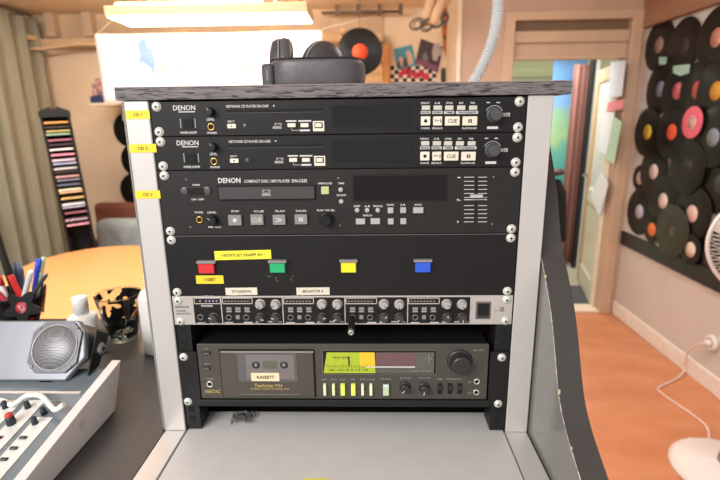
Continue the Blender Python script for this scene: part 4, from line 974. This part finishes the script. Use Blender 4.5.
# meter window
b = MB(); b.m(M('meter_frame',(112,110,104),.35,metal=.3)).pbox(322.2,349.6,436.8,374.4,.0008); b.m(void_m).pbox(323,350.4,436,373.6,.001)
b.m(M('meter_window_grey',(98,94,90),.2)).pbox(376,352,434,373,.0012); mw_ = b.build('meter_window', dk)
def quad_plate(b, pts, out, th=.0004):
    P_ = [R(x,y) for x,y in pts]; t = bmesh.new(); a = [t.verts.new((p.x,-out,p.z)) for p in P_]; c = [t.verts.new((p.x,-out+th,p.z)) for p in P_]
    t.faces.new(a[::-1]); t.faces.new(c)
    for i in range(len(a)): t.faces.new((a[i],a[(i+1)%len(a)],c[(i+1)%len(a)],c[i]))
    bmesh.ops.recalc_face_normals(t, faces=t.faces[:]); b._add(t)
b = MB(); b.m(M('lit_green_scale',(170,186,48),.5,emit=.14)); quad_plate(b,[(326.8,352),(359.6,352),(359.6,372.6),(323.8,372.6)],.0016)
b.m(M('lit_amber_scale',(232,186,44),.5,emit=.22)); quad_plate(b,[(359.6,352),(374.6,352),(375.2,366),(359.6,366)],.0016); b.m(M('lit_green_scale',(170,186,48),.5,emit=.14)); quad_plate(b,[(359.6,366),(375.2,366),(375.6,372.6),(359.6,372.6)],.0016)
b.m(M('purple_scale',(112,82,84),.5,emit=.05)); quad_plate(b,[(375.6,352.6),(415,352.6),(415,366),(375.6,366)],.0016)
b.m(M('scale_ink',(90,100,30),.6)); 
for k in range(24): b.pbox(327+k*2,366.4-(1.2 if k%4 else 2.6),327.5+k*2,366.9,.0019,.0015)
b.ptext('-20 -10 -5 0 +3 +6',328,368.2,368,370.2,y=-.0018,bold=.01); b.ptext('PEAK LEVEL',333,356,350,358,y=-.0018)
b.m(M('white_line',(236,232,220),.5,emit=.1)).pbox(366,366,415,366.8,.002,.0016)
o = b.build('level_scale', mw_); o['label'] = 'glowing yellow green and amber level scale'
b = MB(); b.m(black_m).pcyl(349,361,1.6,.003,.0015,prof=[(0,0),(.0012,0),(.0012,.003),(0,.003)]); b.pbox(348.3,356,349.5,365.5,.0024,.0016,.0003); b.build('needle_pivot', mw_)
b = MB(); b.m(dim_ink).pbox(428.5,354.5,429.2,362,.0016,.001); b.ptext('L',425.4,357,427,359,y=-.0018); b.ptext('R',430.4,357,432.2,359,y=-.0018); b.ptext('LEVEL METER',412,369.6,430,371.2,y=-.0018); b.build('scale_marks', mw_)
keym = M('lit_lemon_key',(222,236,100),.4,emit=.3); keyp = M('lit_pale_key',(230,236,186),.4,emit=.2)
for x0,x1,m__ in [(323.7,326.2,keyp),(332.5,335,keyp),(340.8,345,keym),(351.3,355.4,keym),(361.4,363.9,keyp),(369.6,372.3,keyp)]: btn(dk,x0,383.2,x1,393.9,m__,.005,name='key')
o = btn(dk,383,382.8,388.8,394,M('pale_green_key',(190,206,170),.4,emit=.12),.005,name='key'); o['label'] = 'wide pale green key'
btn(dk,383,382.8,388.8,385,M('key_cap_white',(226,234,228),.4),.0055,name='key_cap')
kn = M('deck_knob_black',(46,45,45),.4)
knob(dk,405,386.6,4.6,kn,.010,skirt=1,mark=white_ink,ang=2.4); knob(dk,424.2,387.6,4.8,kn,.010,skirt=1,mark=white_ink,ang=2.9)
o = knob(dk,459.6,361,10.2,kn,.018,skirt=1,mark=None,name='recording_level_knob'); o['label'] = 'large black recording level knob'
for px in (440,450,459.8):
    b = MB(); b.m(void_m).pbox(px-2.2,383.4,px+2.2,393.8,.0004); b.m(kn).pbox(px-1.7,384.2,px+1.7,388.6,.005,.0,.0008); b.build('toggle_switch', dk)

# ---- shelf that carries the deck
sh = device('rack_shelf', R(340,406).z, 'black steel rack shelf with ears, carrying the cassette deck', 'shelf')
b = MB(); b.m(rail_m).box(-.2185,.2165,-.003,.3,R(340,405.6).z,dz0-.0003,.0006); b.build('tray', sh)
for sx in (-1,1):
    x0, x1 = sorted((sx*.2145,sx*.2413)); b = MB(); zt_, zb_ = R(340,352).z, R(340,405.6).z
    b.m(rail_m).box(x0,x1,-.0005,.0033,zb_,zt_,.0006); x0, x1 = sorted((sx*.2140,sx*.2160)); b.box(x0+sx*.0016,x1+sx*.0016,.0035,.25,zb_+.004,zt_-.02); b.build('ear', sh)
for px,py in ((183.9,356.7),(188.2,401.2),(501.6,357.2),(498,403.4)): screw_at(sh, R(px,py).x, R(px,py).z, -.0006)
# crumpled clear plastic behind on the worktop
b = MB(); b.m(M('clear_plastic_scrap',(180,178,176),.15,trans=.8,alpha=.45)); random.seed(5); pw = oz(246,413,WS); pw.y = .026
jit = [[Vector((random.uniform(-.004,.004), random.uniform(-.004,.004), random.uniform(0,.007))) for _ in range(8)] for _ in range(12)]
b.grid(lambda u,v: Vector((pw.x+(u-.5)*.034, pw.y+(v-.5)*.026, WS+.003))+jit[min(11,int(u*11))][min(7,int(v*7))], 11, 7)
o = b.build('plastic_scrap', off=(pw.x,pw.y,WS)); o.modifiers.new('t','SOLIDIFY').thickness = .0006; tag(o, 'crumpled clear plastic scrap on the worktop in the dark gap under the deck', 'plastic scrap')

# ================================================================== HEADPHONES on the board
BT = 1.5453
hp_ = thing('headphones', (-.045,.12,BT), 'black padded headphones lying on their side on the top board', 'headphones')
lea = M('black_leatherette', (70,68,71), .38, noise=.1, scale=120, bump=.1); lea2 = M('grey_leatherette', (88,85,88), .4, noise=.1, scale=120, bump=.1)
hxc, hyc, hrx, hry = -.0335, .150, .0635, .080
hz0 = BT+.001; hh = .0385
b = MB(); b.m(lea2)
def band(u, v):                               # u round the section, v along the arc
    a = PI*(1.02-1.04*v)+PI                  # left end -> front -> right end
    s_ = 2*PI*u; cs, sn = math.cos(s_), math.sin(s_)
    e = lambda c, p: math.copysign(abs(c)**p, c)
    k = 1-.35*abs(2*v-1)**6
    th = .0075*k; hgt = hh/2*k
    ex = math.copysign(abs(math.cos(a))**.5, math.cos(a)); ey = math.copysign(abs(math.sin(a))**.5, math.sin(a))
    return Vector((hxc+(hrx+th*e(cs,.6))*ex, hyc+(hry+th*e(cs,.6))*ey, hz0+hh/2+hgt*e(sn,.45)))
b.grid(band, 28, 60, closeu=True); b.build('headband', hp_)
b = MB(); b.m(M('seam_thread',(30,30,32),.6))
b.tube([Vector((hxc+(hrx+.006)*math.copysign(abs(math.cos(a))**.5,math.cos(a)), hyc-(hry+.006)*abs(math.sin(a))**.5, hz0+hh)) for a in [PI*(.1+.8*k/40) for k in range(41)]], .0011, 6); b.build('piping', hp_)
def cup(cx, cy, cz, yaw, tilt, r=.036):
    m_ = Matrix.Translation((cx,cy,cz)) @ Matrix.Rotation(yaw,4,'Z') @ Matrix.Rotation(tilt,4,'X') @ Matrix.Rotation(PI/2,4,'Y')
    st = Matrix.Diagonal((1.18,1,1,1))
    b = MB(); b.m(lea).lathe([(0,-.016),(r*.6,-.016),(r*.92,-.011),(r,-.003),(r*.98,.0)],36,m_@st); o1 = b.build('ear_cup', hp_)
    b = MB(); b.m(lea2).lathe([(r*.55,.004),(r*.6,.0005),(r*.98,.0003),(r*1.04,.006),(r*1.0,.014),(r*.85,.019),(r*.62,.016),(r*.55,.006),(r*.5,.003),(0,.003)],36,m_@st); b.build('ear_pad', o1)
    b = MB(); b.m(M('white_seam',(170,170,172),.5)).tube([(m_@st) @ Vector((r*1.0*math.cos(2*PI*k/48), r*1.0*math.sin(2*PI*k/48), -.0012)) for k in range(48)], .0009, 5, closed=True); b.build('rim_seam', o1)
cup(-.0955, .150, BT+.0335, .12, .0, r=.0375)
cup(-.030, .178, BT+.0335, 2.25, .0, r=.0375)
b = MB(); b.m(lea)
b.box(hxc-hrx-.013, hxc-hrx+.004, .072,.120, hz0, hz0+.033, .004, seg=2); b.box(hxc-hrx-.010, hxc-hrx+.004,.120,.16,hz0+.004,hz0+.028,.004)
b.m(dim_ink).box(hxc-hrx-.0055,hxc-hrx-.004,.0714,.0722,hz0+.010,hz0+.024); b.build('left_arm', hp_)
b = MB(); b.m(lea); b.tube([(hxc+hrx-.004,.14,hz0+.018),(hxc+hrx-.018,.165,hz0+.02),(hxc+.045,.18,hz0+.024)], .006, 10); b.build('right_arm', hp_)

# ================================================================== DESK ON THE LEFT
dkm = coloured('dark_desk_laminate', [(0,(50,50,51)),(.5,(62,61,62)),(1,(76,75,75))], .42, scale=9)
desk = thing('desk', (-.85,-.1,0), 'dark grey desk left of the rack with mixer and speaker on it', 'desk')
b = MB(); b.m(dkm).prism([(-1.5,-.62),(-.2764,-.62),(-.2764,-.0005),(-.2797,-.0005),(-.2797,.432),(-1.5,.432)], .03, Matrix.Translation((0,0,WS-.03)), bev=.0008); b.build('desktop', desk)
for xx, yy in ((-1.44,-.55),(-1.44,.37),(-.34,-.55),(-.34,.37)):
    b = MB(); b.m(rail_m).box(xx-.02,xx+.02,yy-.02,yy+.02,0,WS-.03,.002); b.build('leg', desk)

# mixer
mixw = M('white_side_cheek',(232,224,222),.45,noise=.03); mixs = M('blue_grey_mixer_panel',(112,124,132),.4,noise=.05); mixp = M('pale_channel_panel',(226,226,222),.4,noise=.03)
mx = thing('mixing_console', (-.6,-.12,WS), 'pale mixing console with a white side cheek at the lower left', 'mixing console')
slope = (1.113-1.079)/(.088+.151)
def mz(y): return 1.101+(y-.088)*slope         # sunken top surface
ck = [(.088,1.1135),(.050,WS+.001),(-.30,WS+.001),(-.30,1.113-slope*.388)]
m_ = Matrix(((0,0,1,-.3955),(1,0,0,0),(0,1,0,0),(0,0,0,1)))
b = MB(); b.m(mixw).prism(ck, .0155, m_, bev=.001); b.build('side_cheek', mx)
m2_ = Matrix(((0,0,1,-.96),(1,0,0,0),(0,1,0,0),(0,0,0,1)))
b = MB(); b.m(mixs).prism([(.082,mz(.082)),(.050,WS+.004),(-.30,WS+.002),(-.30,mz(-.30))], .5635, m2_); b.build('body', mx)
def mbox(b, x0, x1, y0, y1, h0, h1, bev=0):    # box lying on the sloped top
    yc = (y0+y1)/2; m_ = Matrix.Translation((0,yc,mz(yc))) @ Matrix.Rotation(math.atan(slope),4,'X')
    return b.box(x0,x1,y0-yc,y1-yc,h0,h1,bev,mtx=m_)
def on_mix(px,py):
    p = oz(px,py,1.09)
    for _ in range(6): p = oz(px,py,mz(p.y))
    return p
y_strip = on_mix(40,393).y
b = MB(); b.m(silver_m); mbox(b,-.955,-.412,y_strip-.003,y_strip+.002,.0,.002); b.build('rear_trim_strip', mx)
b = MB(); b.m(mixp)
xs_ = [-.4225-.0345*k for k in range(15)]
ytop = .006
for k_, x_ in enumerate(xs_): mbox(b, x_-.0255, x_, -.29, ytop-(.036 if k_ == 0 else .0), 0, .0012)
b.build('channel_strips', mx)
b = MB(); b.m(M('pale_teal_line',(150,186,180),.4)); mbox(b,-.955,-.43,y_strip-.018,y_strip-.0165,.0,.0006); b.build('panel_line', mx)
dkk = M('navy_black_knob',(36,44,54),.4); redk = M('red_knob_cap',(206,64,56),.4)
for i_, x_ in enumerate(xs_[:9]):
    xk = x_-.0165
    for j_, yk in enumerate((-.012, -.044)):
        if i_ == 0 and j_ == 0: xk_, yk = -.441, -.024
        else: xk_ = xk-(.002 if j_ else 0)
        m_ = Matrix.Translation((xk_,yk,mz(yk)+.0012)) @ Matrix.Rotation(math.atan(slope),4,'X')
        big = i_ == 1 and j_ == 1
        k_ = 1.5 if big else 1
        b = MB(); b.m(dkk).lathe([(0,0),(.0044*k_,0),(.0036*k_,.009*k_),(0,.009*k_)],20,m_); ko = b.build('knob', mx)
        b = MB(); b.m(redk if big else dkk).lathe([(0,.0091*k_),(.0036*k_,.0091*k_),(.0030*k_,.0115*k_),(0,.0117*k_)],20,m_); b.build('knob_cap', ko)
    for q in range(5):
        yb_ = -.0715-q*.0185
        b = MB(); b.m(dkk); mbox(b, xk-.0055, xk+.0045, yb_-.0026, yb_+.0026, .001, .0040, .001); b.build('switch_button', mx)
# cable on the mixer
cp = [on_mix(-20,404),on_mix(2,404),on_mix(14,408),on_mix(28,403),on_mix(42,404),on_mix(52,413),on_mix(57,417),on_mix(66,416)]
hts = [.006,.006,.006,.012,.014,.012,.012,.019]
cpp = [p+Vector((0,0,h)) for p,h in zip(cp,hts)]
def smooth(pts, n=8, it=3):
    out = []
    for i in range(len(pts)-1):
        p0 = pts[max(i-1,0)]; p1 = pts[i]; p2 = pts[i+1]; p3 = pts[min(i+2,len(pts)-1)]
        for k in range(n):
            t_ = k/n; out.append(.5*((2*p1)+(p2-p0)*t_+(2*p0-5*p1+4*p2-p3)*t_**2+(3*p1-p0-3*p2+p3)*t_**3))
    return out+[pts[-1]]
b = MB(); b.m(M('white_cable_jacket',(240,238,232),.4)).tube(smooth(cpp), .0040, 8)
tag(b.build('cable', off=cpp[0]), 'white cable lying over the mixer knobs to its side cheek', 'cable')
b = MB(); b.m(M('clear_tape',(214,206,190),.3)); p = ox(82,424,-.3795); b.box(-.3797,-.3785,p.y-.006,p.y+.004,p.z-.008,p.z+.006,.0003); p2_ = p; b.build('tape_patch', mx)

# loudspeaker on the back of the mixer, leaning back
TL = math.radians(33)
P0 = Vector((0, .045, mz(.045)+.0045)); FN = Vector((0, -math.cos(TL), math.sin(TL))); FU = Vector((0, math.sin(TL), math.cos(TL)))
def on_face(px, py, d=0):
    r = ray(px, py); q = CAM + r*((P0+FN*d-CAM).dot(FN)/r.dot(FN)); return q.x, (q-P0).dot(FU)
MS = Matrix(((1,0,0,0),(0,0,FU.y,P0.y),(0,0,FU.z,P0.z),(0,0,0,1)))
MS = Matrix(((1,FU.x,FN.x,0),(0,FU.y,FN.y,P0.y),(0,FU.z,FN.z,P0.z),(0,0,0,1)))   # local x, up the face, out of the face
corn = [on_face(*p) for p in ((66,375.5),(85,357),(85,331),(79,321.5))]
hF = on_face(40,320.5)[1]; xL = corn[1][0]-.225
spk = thing('loudspeaker', (xL+.11, .09, mz(.09)), 'grey metal loudspeaker with round black mesh grille leaning back on the mixer', 'loudspeaker')
gy = M('blue_grey_speaker_metal',(132,136,142),.35,metal=.3,noise=.04)
pr_ = [(xL,0),(corn[0][0],0),(corn[1][0],corn[1][1]),(corn[2][0],corn[2][1]),(corn[3][0],hF),(xL,hF)]
b = MB(); b.m(gy).prism(pr_, .012, MS @ Matrix.Translation((0,0,-.012)), bev=.0025); b.build('front_frame', spk)
bk = [(xL+.003,.003),(corn[0][0]-.002,.003),(corn[1][0]-.002,corn[1][1]+.001),(corn[2][0]-.002,corn[2][1]),(corn[3][0]-.002,hF-.003),(xL+.003,hF-.003)]
b = MB(); b.m(M('dark_speaker_side',(62,62,66),.35)).prism(bk, .078, MS @ Matrix.Translation((0,0,-.0905)), bev=.003)
for v in b.bm.verts: v.co.z = max(v.co.z, P0.z+.0006)
b.build('casing', spk)
gcx, gcy = on_face(56,347.5); gr = abs(on_face(78.5,347.5)[0]-gcx)*.97
mg = MS @ Matrix.Translation((gcx,gcy,0))
b = MB(); b.m(M('dark_baffle',(84,84,88),.35,metal=.3)); g = gr*1.12; b.prism([(-g,-g*.6),(-g*.6,-g),(g*.6,-g),(g,-g*.6),(g,g*.6),(g*.6,g),(-g*.6,g),(-g,g*.6)], .0035, mg, bev=.0006); baf = b.build('baffle', spk)
b = MB(); mesh_m = bpy.data.materials.new('speaker_mesh'); mesh_m.use_nodes = True; nt = mesh_m.node_tree; bs = nt.nodes['Principled BSDF']
tc = nt.nodes.new('ShaderNodeTexCoord'); vo = nt.nodes.new('ShaderNodeTexVoronoi'); vo.inputs['Scale'].default_value = 470; vo.inputs['Randomness'].default_value = 0
rp = nt.nodes.new('ShaderNodeValToRGB'); rp.color_ramp.elements[0].position = .28; rp.color_ramp.elements[0].color = (.008,.008,.008,1); rp.color_ramp.elements[1].position = .36; rp.color_ramp.elements[1].color = (*lin((130,130,132)),1)
nt.links.new(tc.outputs['Object'], vo.inputs[0]); nt.links.new(vo.outputs['Distance'], rp.inputs[0]); nt.links.new(rp.outputs[0], bs.inputs['Base Color']); bs.inputs['Roughness'].default_value = .4; bs.inputs['Metallic'].default_value = .3
b.m(mesh_m).lathe([(0,.0105),(gr*.5,.0092),(gr*.85,.0060),(gr*.97,.0036)],48,mg); b.build('grille', baf)
b = MB(); b.m(M('grille_ring',(176,176,178),.3,metal=.5)).tube([mg @ Vector((gr*math.cos(2*PI*k/64),gr*math.sin(2*PI*k/64),.0042)) for k in range(64)], .0010, 6, closed=True); b.build('grille_ring', baf)
for sx in (-1,1):
    for sz in (-1,1):
        b = MB(); b.m(M('baffle_screw',(160,160,160),.3,metal=.6)).lathe([(0,.0034),(.0026,.0034),(.0024,.005),(0,.0056)],14,mg @ Matrix.Translation((sx*gr*.86,sz*gr*.86,0))); b.build('screw', baf)
xe = corn[1][0]; mside = MS @ Matrix.Translation((xe, hF*.56, -.034)) @ Matrix.Rotation(PI/2,4,'Y')
b = MB(); b.m(black_m).box(xe+.0005,xe+.0035,hF*.02,hF*.86,-.055,-.016,.001,mtx=MS)
for v in b.bm.verts: v.co.z = max(v.co.z, P0.z+.0006)
brk = b.build('bracket', spk)
b = MB(); b.m(M('bright_bolt',(200,204,206),.2,metal=.8)).lathe([(0,.0035),(.0115,.0035),(.0115,.0055),(.008,.006),(.008,.0095),(0,.0095)],8,mside,smooth=False); b.m(void_m).lathe([(0,.0097),(.004,.0097)],6,mside,smooth=False); b.build('bolt', brk)
for xx in (xL+.03, xe-.06):                    # feet: front edge pad and a rear prop
    b = MB(); b.m(black_m).box(xx-.01,xx+.01,.047,.060,mz(.047)+.0003,P0.z+.003,.0005)
    b.m(black_m).box(xx-.006,xx+.006,.068,.080,mz(.08)+.0003,P0.z+.0012,.0003); b.build('foot', spk)

# tumbler with flower cut-outs
cu0 = oz(124.5,338,WS); cyy = cu0.y
zr1 = (oy(95,291,cyy).z+oy(137.5,296,cyy).z)/2
rt_ = (oy(137.7,294,cyy).x-oy(94.8,294,cyy).x)/2; rb_ = (oy(138,334,cyy).x-oy(111.5,334,cyy).x)/2*.98
ccx = oy(116.3,293,cyy).x; ccx = (ccx+oy(124.8,335,cyy).x)/2; cH = zr1-WS
clear = M('clear_glass',(236,244,240),.03,trans=1.0,noise=0); blk = M('gloss_black_print',(16,15,15),.15)
cupo = thing('glass_tumbler', (ccx,cyy,WS), 'tapered glass tumbler with black flower print on the dark desk', 'tumbler')
def in_flower(th, v):
    for (tc_, vc, sc) in ((-1.75,.86,1.0),(-1.15,.25,1.1),(-2.45,.45,1.0),(.2,.7,1.2),(1.5,.4,1.2),(2.6,.75,1.1)):
        dx = ((th-tc_+PI) % (2*PI)-PI)*.62; dy = (v-vc)*1.45; r_ = math.hypot(dx,dy); a = math.atan2(dy,dx)
        if .05 < r_ < sc*(.33+.15*math.cos(5*a)): return True
    return False
b = MB(); b.mats = [blk, clear]
b.grid(lambda u,v: Vector((ccx+(rb_+(rt_-rb_)*v)*math.cos(2*PI*u), cyy+(rb_+(rt_-rb_)*v)*math.sin(2*PI*u), WS+.004+(cH-.004)*v)), 160, 70, closeu=True,
       matfn=lambda u,v: 1 if (v > .97 or v < .06 or in_flower(2*PI*u, v)) else 0)
o = b.build('wall', cupo); md = o.modifiers.new('t','SOLIDIFY'); md.thickness = .0018
b = MB(); b.m(clear).lathe([(0,.0005),(rb_*.97,.0005),(rb_,.003),(rb_*.98,.009),(0,.007)],40,Matrix.Translation((ccx,cyy,WS))); b.build('base', cupo)

# white bottles
bw = M('white_bottle_plastic',(238,238,236),.35,noise=.02)
def bottle(x, y, r, h, hc, rc, label, name='bottle'):
    t = thing(name, (x,y,WS), label, 'bottle'); m_ = Matrix.Translation((x,y,WS))
    b = MB(); b.m(bw).lathe([(0,.0005),(r*.95,.0005),(r,.004),(r,h*.86),(r*.8,h*.96),(rc*.9,h),(0,h)],32,m_); b.build('body', t)
    b = MB(); b.m(M('white_cap',(246,246,246),.4)).lathe([(0,h+.0005),(rc,h+.0005),(rc,h+hc),(rc*.9,h+hc+.001),(0,h+hc+.001)],24,m_); b.build('cap', t)
by_ = .31; bxc = oy(80.5,305,by_).x; zc0 = oy(80,313,by_).z; zc1 = oy(80,297,by_).z
bottle(bxc, by_, abs(oy(97,322,by_).x-bxc), zc0-WS, zc1-zc0, abs(oy(87.5,305,by_).x-bxc), 'white plastic bottle with white cap behind the loudspeaker')
b2 = oz(150,354,WS); r2_ = .030; bx2 = oy(143.3,330,b2.y+.02).x+r2_; zz0 = oy(147,288,b2.y+.02).z; zz1 = oy(147,279,b2.y+.02).z
bottle(bx2, b2.y+.02, r2_, zz0-WS, zz1-zz0+.012, .014, 'tall white bottle half hidden behind the left rack post')

# pen holder made from a bent record, with pens
yh = .375; hc_ = oy(22,318,yh); hcx = hc_.x
ph = thing('pen_holder', (hcx,yh,WS), 'black scalloped bowl bent from a record with red label, holding pens', 'pen holder')
zt_h = oy(22,293,yh).z-WS; Rh = abs(oy(43,297,yh).x-hcx)
def bowl(u, v):
    a = 2*PI*u; fl = 1+.16*v*math.cos(5*a+.4); r_ = (.026+(Rh-.026)*v**.8)*fl
    return Vector((hcx+r_*math.cos(a), yh+r_*.9*math.sin(a), WS+.002+(zt_h)*v*(.9+.12*math.cos(5*a+.4))))
b = MB(); b.m(vinyl_m); b.grid(bowl, 80, 14, closeu=True); b.lathe([(0,.0015),(.026,.0015)],40,Matrix.Translation((hcx,yh,WS))); o = b.build('bowl', ph); o.modifiers.new('t','SOLIDIFY').thickness = .002
pc = oy(22,307.5,yh-.06); mp_ = Matrix.Translation((pc.x,yh-.06,pc.z)) @ Matrix.Rotation(PI/2-.3,4,'X')
b = MB(); b.m(vinyl_m).prism([((.034+.0095*math.cos(5*a_+.9))*math.cos(a_), (.030+.008*math.cos(5*a_+.9))*math.sin(a_)) for a_ in [2*PI*k/80 for k in range(80)]], .0018, mp_)
fp_ = b.build('front_petals', ph)
b = MB(); b.m(lab('cup',(190,50,60),(214,150,160))).lathe([(.002,.0019),(.0125,.0019),(.0125,.0025),(.002,.0025)],24,mp_); b.build('record_label', fp_)
def pen(a_, c_, ya, yc, r, mat, label, cap=None, group='pens in the black record bowl'):
    p0, p1 = oy(*a_,ya), oy(*c_,yc)          # p0 top end, p1 where it sinks into the bowl
    d = (p0-p1); foot = p1 - d.normalized()*max(0,(p1.z-WS-.028))/max(.3,d.normalized().z)
    t = thing('pen', foot, label, 'pen', group)
    b = MB(); b.m(mat).tube([foot, foot.lerp(p0,.5), foot.lerp(p0,.93), p0], r, 10, rr=[r*.6,r,r,r*.8]); b.build('barrel', t)
    if cap:
        b = MB(); b.m(cap).tube([foot.lerp(p0,.78), foot.lerp(p0,1.0)], r*1.12, 10); b.m(cap).tube([foot.lerp(p0,.8)+Vector((r*1.2,-r,0)), foot.lerp(p0,.99)+Vector((r*1.2,-r,0))], r*.25, 6); b.build('cap', t)
    return t
pr = lambda n,c,**k: M('pen_'+n, c, .35, **k)
pen((10,275),(19,293),.36,.36,.0065,pr('red',(214,36,40)),'fat red marker leaning left in the bowl')
pen((31,271),(25,294),.35,.36,.006,pr('white',(244,244,242)),'plain white pen in the centre of the bowl')
pen((38.5,259),(34,292),.39,.38,.005,pr('blue',(40,70,200)),'bright blue pen with clip at the right of the bowl',pr('blue2',(60,90,230)))
pen((44,257),(37,292),.40,.385,.0055,pr('green',(200,222,190)),'pale green topped pen, the tallest at the right')
pen((16,262),(21,292),.40,.385,.0055,pr('navy',(50,70,100)),'navy pen with silver clip near the middle',pr('navy2',(96,120,150)))
pen((21,267),(24,292),.41,.385,.005,pr('slate',(70,90,120)),'slate blue pen just right of the navy one')
pen((13,267),(20,292),.42,.39,.005,pr('dark',(40,56,70)),'dark teal pen behind the red marker')
pen((47,274),(30,298),.37,.365,.0045,pr('greyb',(70,74,84)),'dark grey pen slanting to the right rim')
pen((-2,276),(7,300),.37,.36,.006,pr('whiter',(230,226,226)),'white marker at the left picture edge',pr('redc',(200,50,60)))
pen((-4,292),(8,303),.35,.355,.006,pr('crimson',(196,60,80)),'crimson pen lying low at the left rim')
pen((-6,226),(14,290),.38,.37,.008,pr('blackbig',(28,26,26)),'thick black stick rising past the left picture edge')
pen((45,284),(43,312),.43,.43,.004,pr('beige',(214,176,130)),'slim beige pencil standing right of the bowl')

# ================================================================== FAN, OUTLET AND CABLE
fw_ = M('white_fan_plastic',(232,224,220),.4,noise=.02)
fb = Vector((1.575,1.17,0))
fan = thing('floor_fan', fb, 'white pedestal fan with round wire grille at the right edge', 'fan')
b = MB(); b.m(fw_).lathe([(0,0),(.225,0),(.225,.012),(.20,.03),(.06,.05),(.03,.07),(0,.07)],48,Matrix.Translation(fb)); b.build('base', fan)
b = MB(); b.m(M('grey_base_cap',(130,134,140),.4)).lathe([(0,.051),(.052,.052),(.048,.085),(.022,.11),(0,.11)],24,Matrix.Translation(fb)); b.build('pole_collar', fan)
b = MB(); b.m(fw_).tube([fb+Vector((0,0,.06)),fb+Vector((0,0,.93))], .013, 14); b.build('pole', fan)
gc_ = Vector((1.52,1.10,1.03)); gR = .205
gn = Matrix.Translation(gc_) @ Matrix.Rotation(-.55,4,'Z') @ Matrix.Rotation(PI/2,4,'X')
b = MB(); b.m(fw_).tube([gn @ Vector((gR*math.cos(2*PI*k/72),gR*math.sin(2*PI*k/72),0)) for k in range(72)], .008, 8, closed=True); b.build('grille_rim', fan)
b = MB(); b.m(fw_)
for k in range(84):
    a = 2*PI*k/84; c_, s_ = math.cos(a), math.sin(a); sw_ = .10
    b.tube([gn @ Vector((r_*math.cos(a+sw_*(1-r_/gR)),r_*math.sin(a+sw_*(1-r_/gR)),z_)) for r_,z_ in ((.045,.055),(.11,.052),(.17,.036),(gR-.004,.004))], .0013, 4)
for rr_ in (.09,.14): b.tube([gn @ Vector((rr_*math.cos(2*PI*k/60),rr_*math.sin(2*PI*k/60),.052 if rr_<.1 else .046)) for k in range(60)], .0013, 4, closed=True)
b.lathe([(0,.058),(.045,.057),(.045,.051),(0,.051)],32,gn); b.build('front_grille', fan)
b = MB(); b.m(fw_)
for k in range(60):
    a = 2*PI*k/60
    b.tube([gn @ Vector((r_*math.cos(a),r_*math.sin(a),z_)) for r_,z_ in ((.05,-.062),(.15,-.05),(gR-.004,-.004))], .0013, 4)
b.lathe([(0,-.064),(.05,-.064),(.05,-.058),(0,-.058)],32,gn); b.build('rear_grille', fan)
bl = M('pale_fan_blade',(214,216,218),.3)
for k in range(3):
    a0 = 2*PI*k/3; b = MB(); b.m(bl)
    b.grid(lambda u,v: gn @ Vector(((.03+.145*u)*math.cos(a0+(v-.5)*(1.5-.2*u)),(.03+.145*u)*math.sin(a0+(v-.5)*(1.5-.2*u)),(v-.5)*.035)), 10, 10)
    o = b.build('blade', fan); o.modifiers.new('t','SOLIDIFY').thickness = .002
b = MB(); b.m(fw_).lathe([(0,-.14),(.035,-.14),(.045,-.12),(.045,-.066),(0,-.066)],28,gn); b.build('motor_housing', fan)
b = MB(); b.m(fw_).lathe([(0,-.056),(.028,-.05),(.028,.018),(0,.022)],24,gn); b.build('hub', fan)

op = ox(714,343,XR); ot = thing('wall_socket', (XR-.006,op.y,op.z), 'round white wall socket with plug on the right wall, above the floor', 'socket')
mo = Matrix.Translation((XR,op.y,op.z)) @ Matrix.Rotation(-PI/2,4,'Y')
b = MB(); b.m(fw_).lathe([(0,.001),(.045,.001),(.045,.02),(.038,.028),(.03,.028),(.028,.018),(0,.018)],32,mo); b.build('plate', ot)
b = MB(); b.m(M('plug_white',(238,234,230),.4)).lathe([(0,.019),(.018,.019),(.017,.032),(.010,.042),(0,.042)],24,mo); b.build('plug', ot)
pts = [Vector((XR-.043,op.y,op.z)), Vector((XR-.06,op.y+.05,op.z-.04)), Vector((XR-.04,op.y+.13,op.z-.12)), Vector((XR-.03,op.y+.16,op.z-.22)), Vector((XR-.035,oz(683,374,0).y,.03)), oz(680,376,.006), oz(672,381,.006), oz(660,387,.006), oz(659,391,.006), oz(672,401,.006), oz(690,413,.006), oz(705,425,.006), oz(709,434,.006), oz(708,443,.006), oz(703,452,.006), fb+Vector((-.02,.235,.006))]
b = MB(); b.m(M('pale_pink_cable',(232,206,196),.4)).tube(smooth(pts,6), .0055, 8)
tag(b.build('power_cable', off=oz(672,401,0)), 'pale fan cable bending across the orange floor to the wall socket', 'cable')
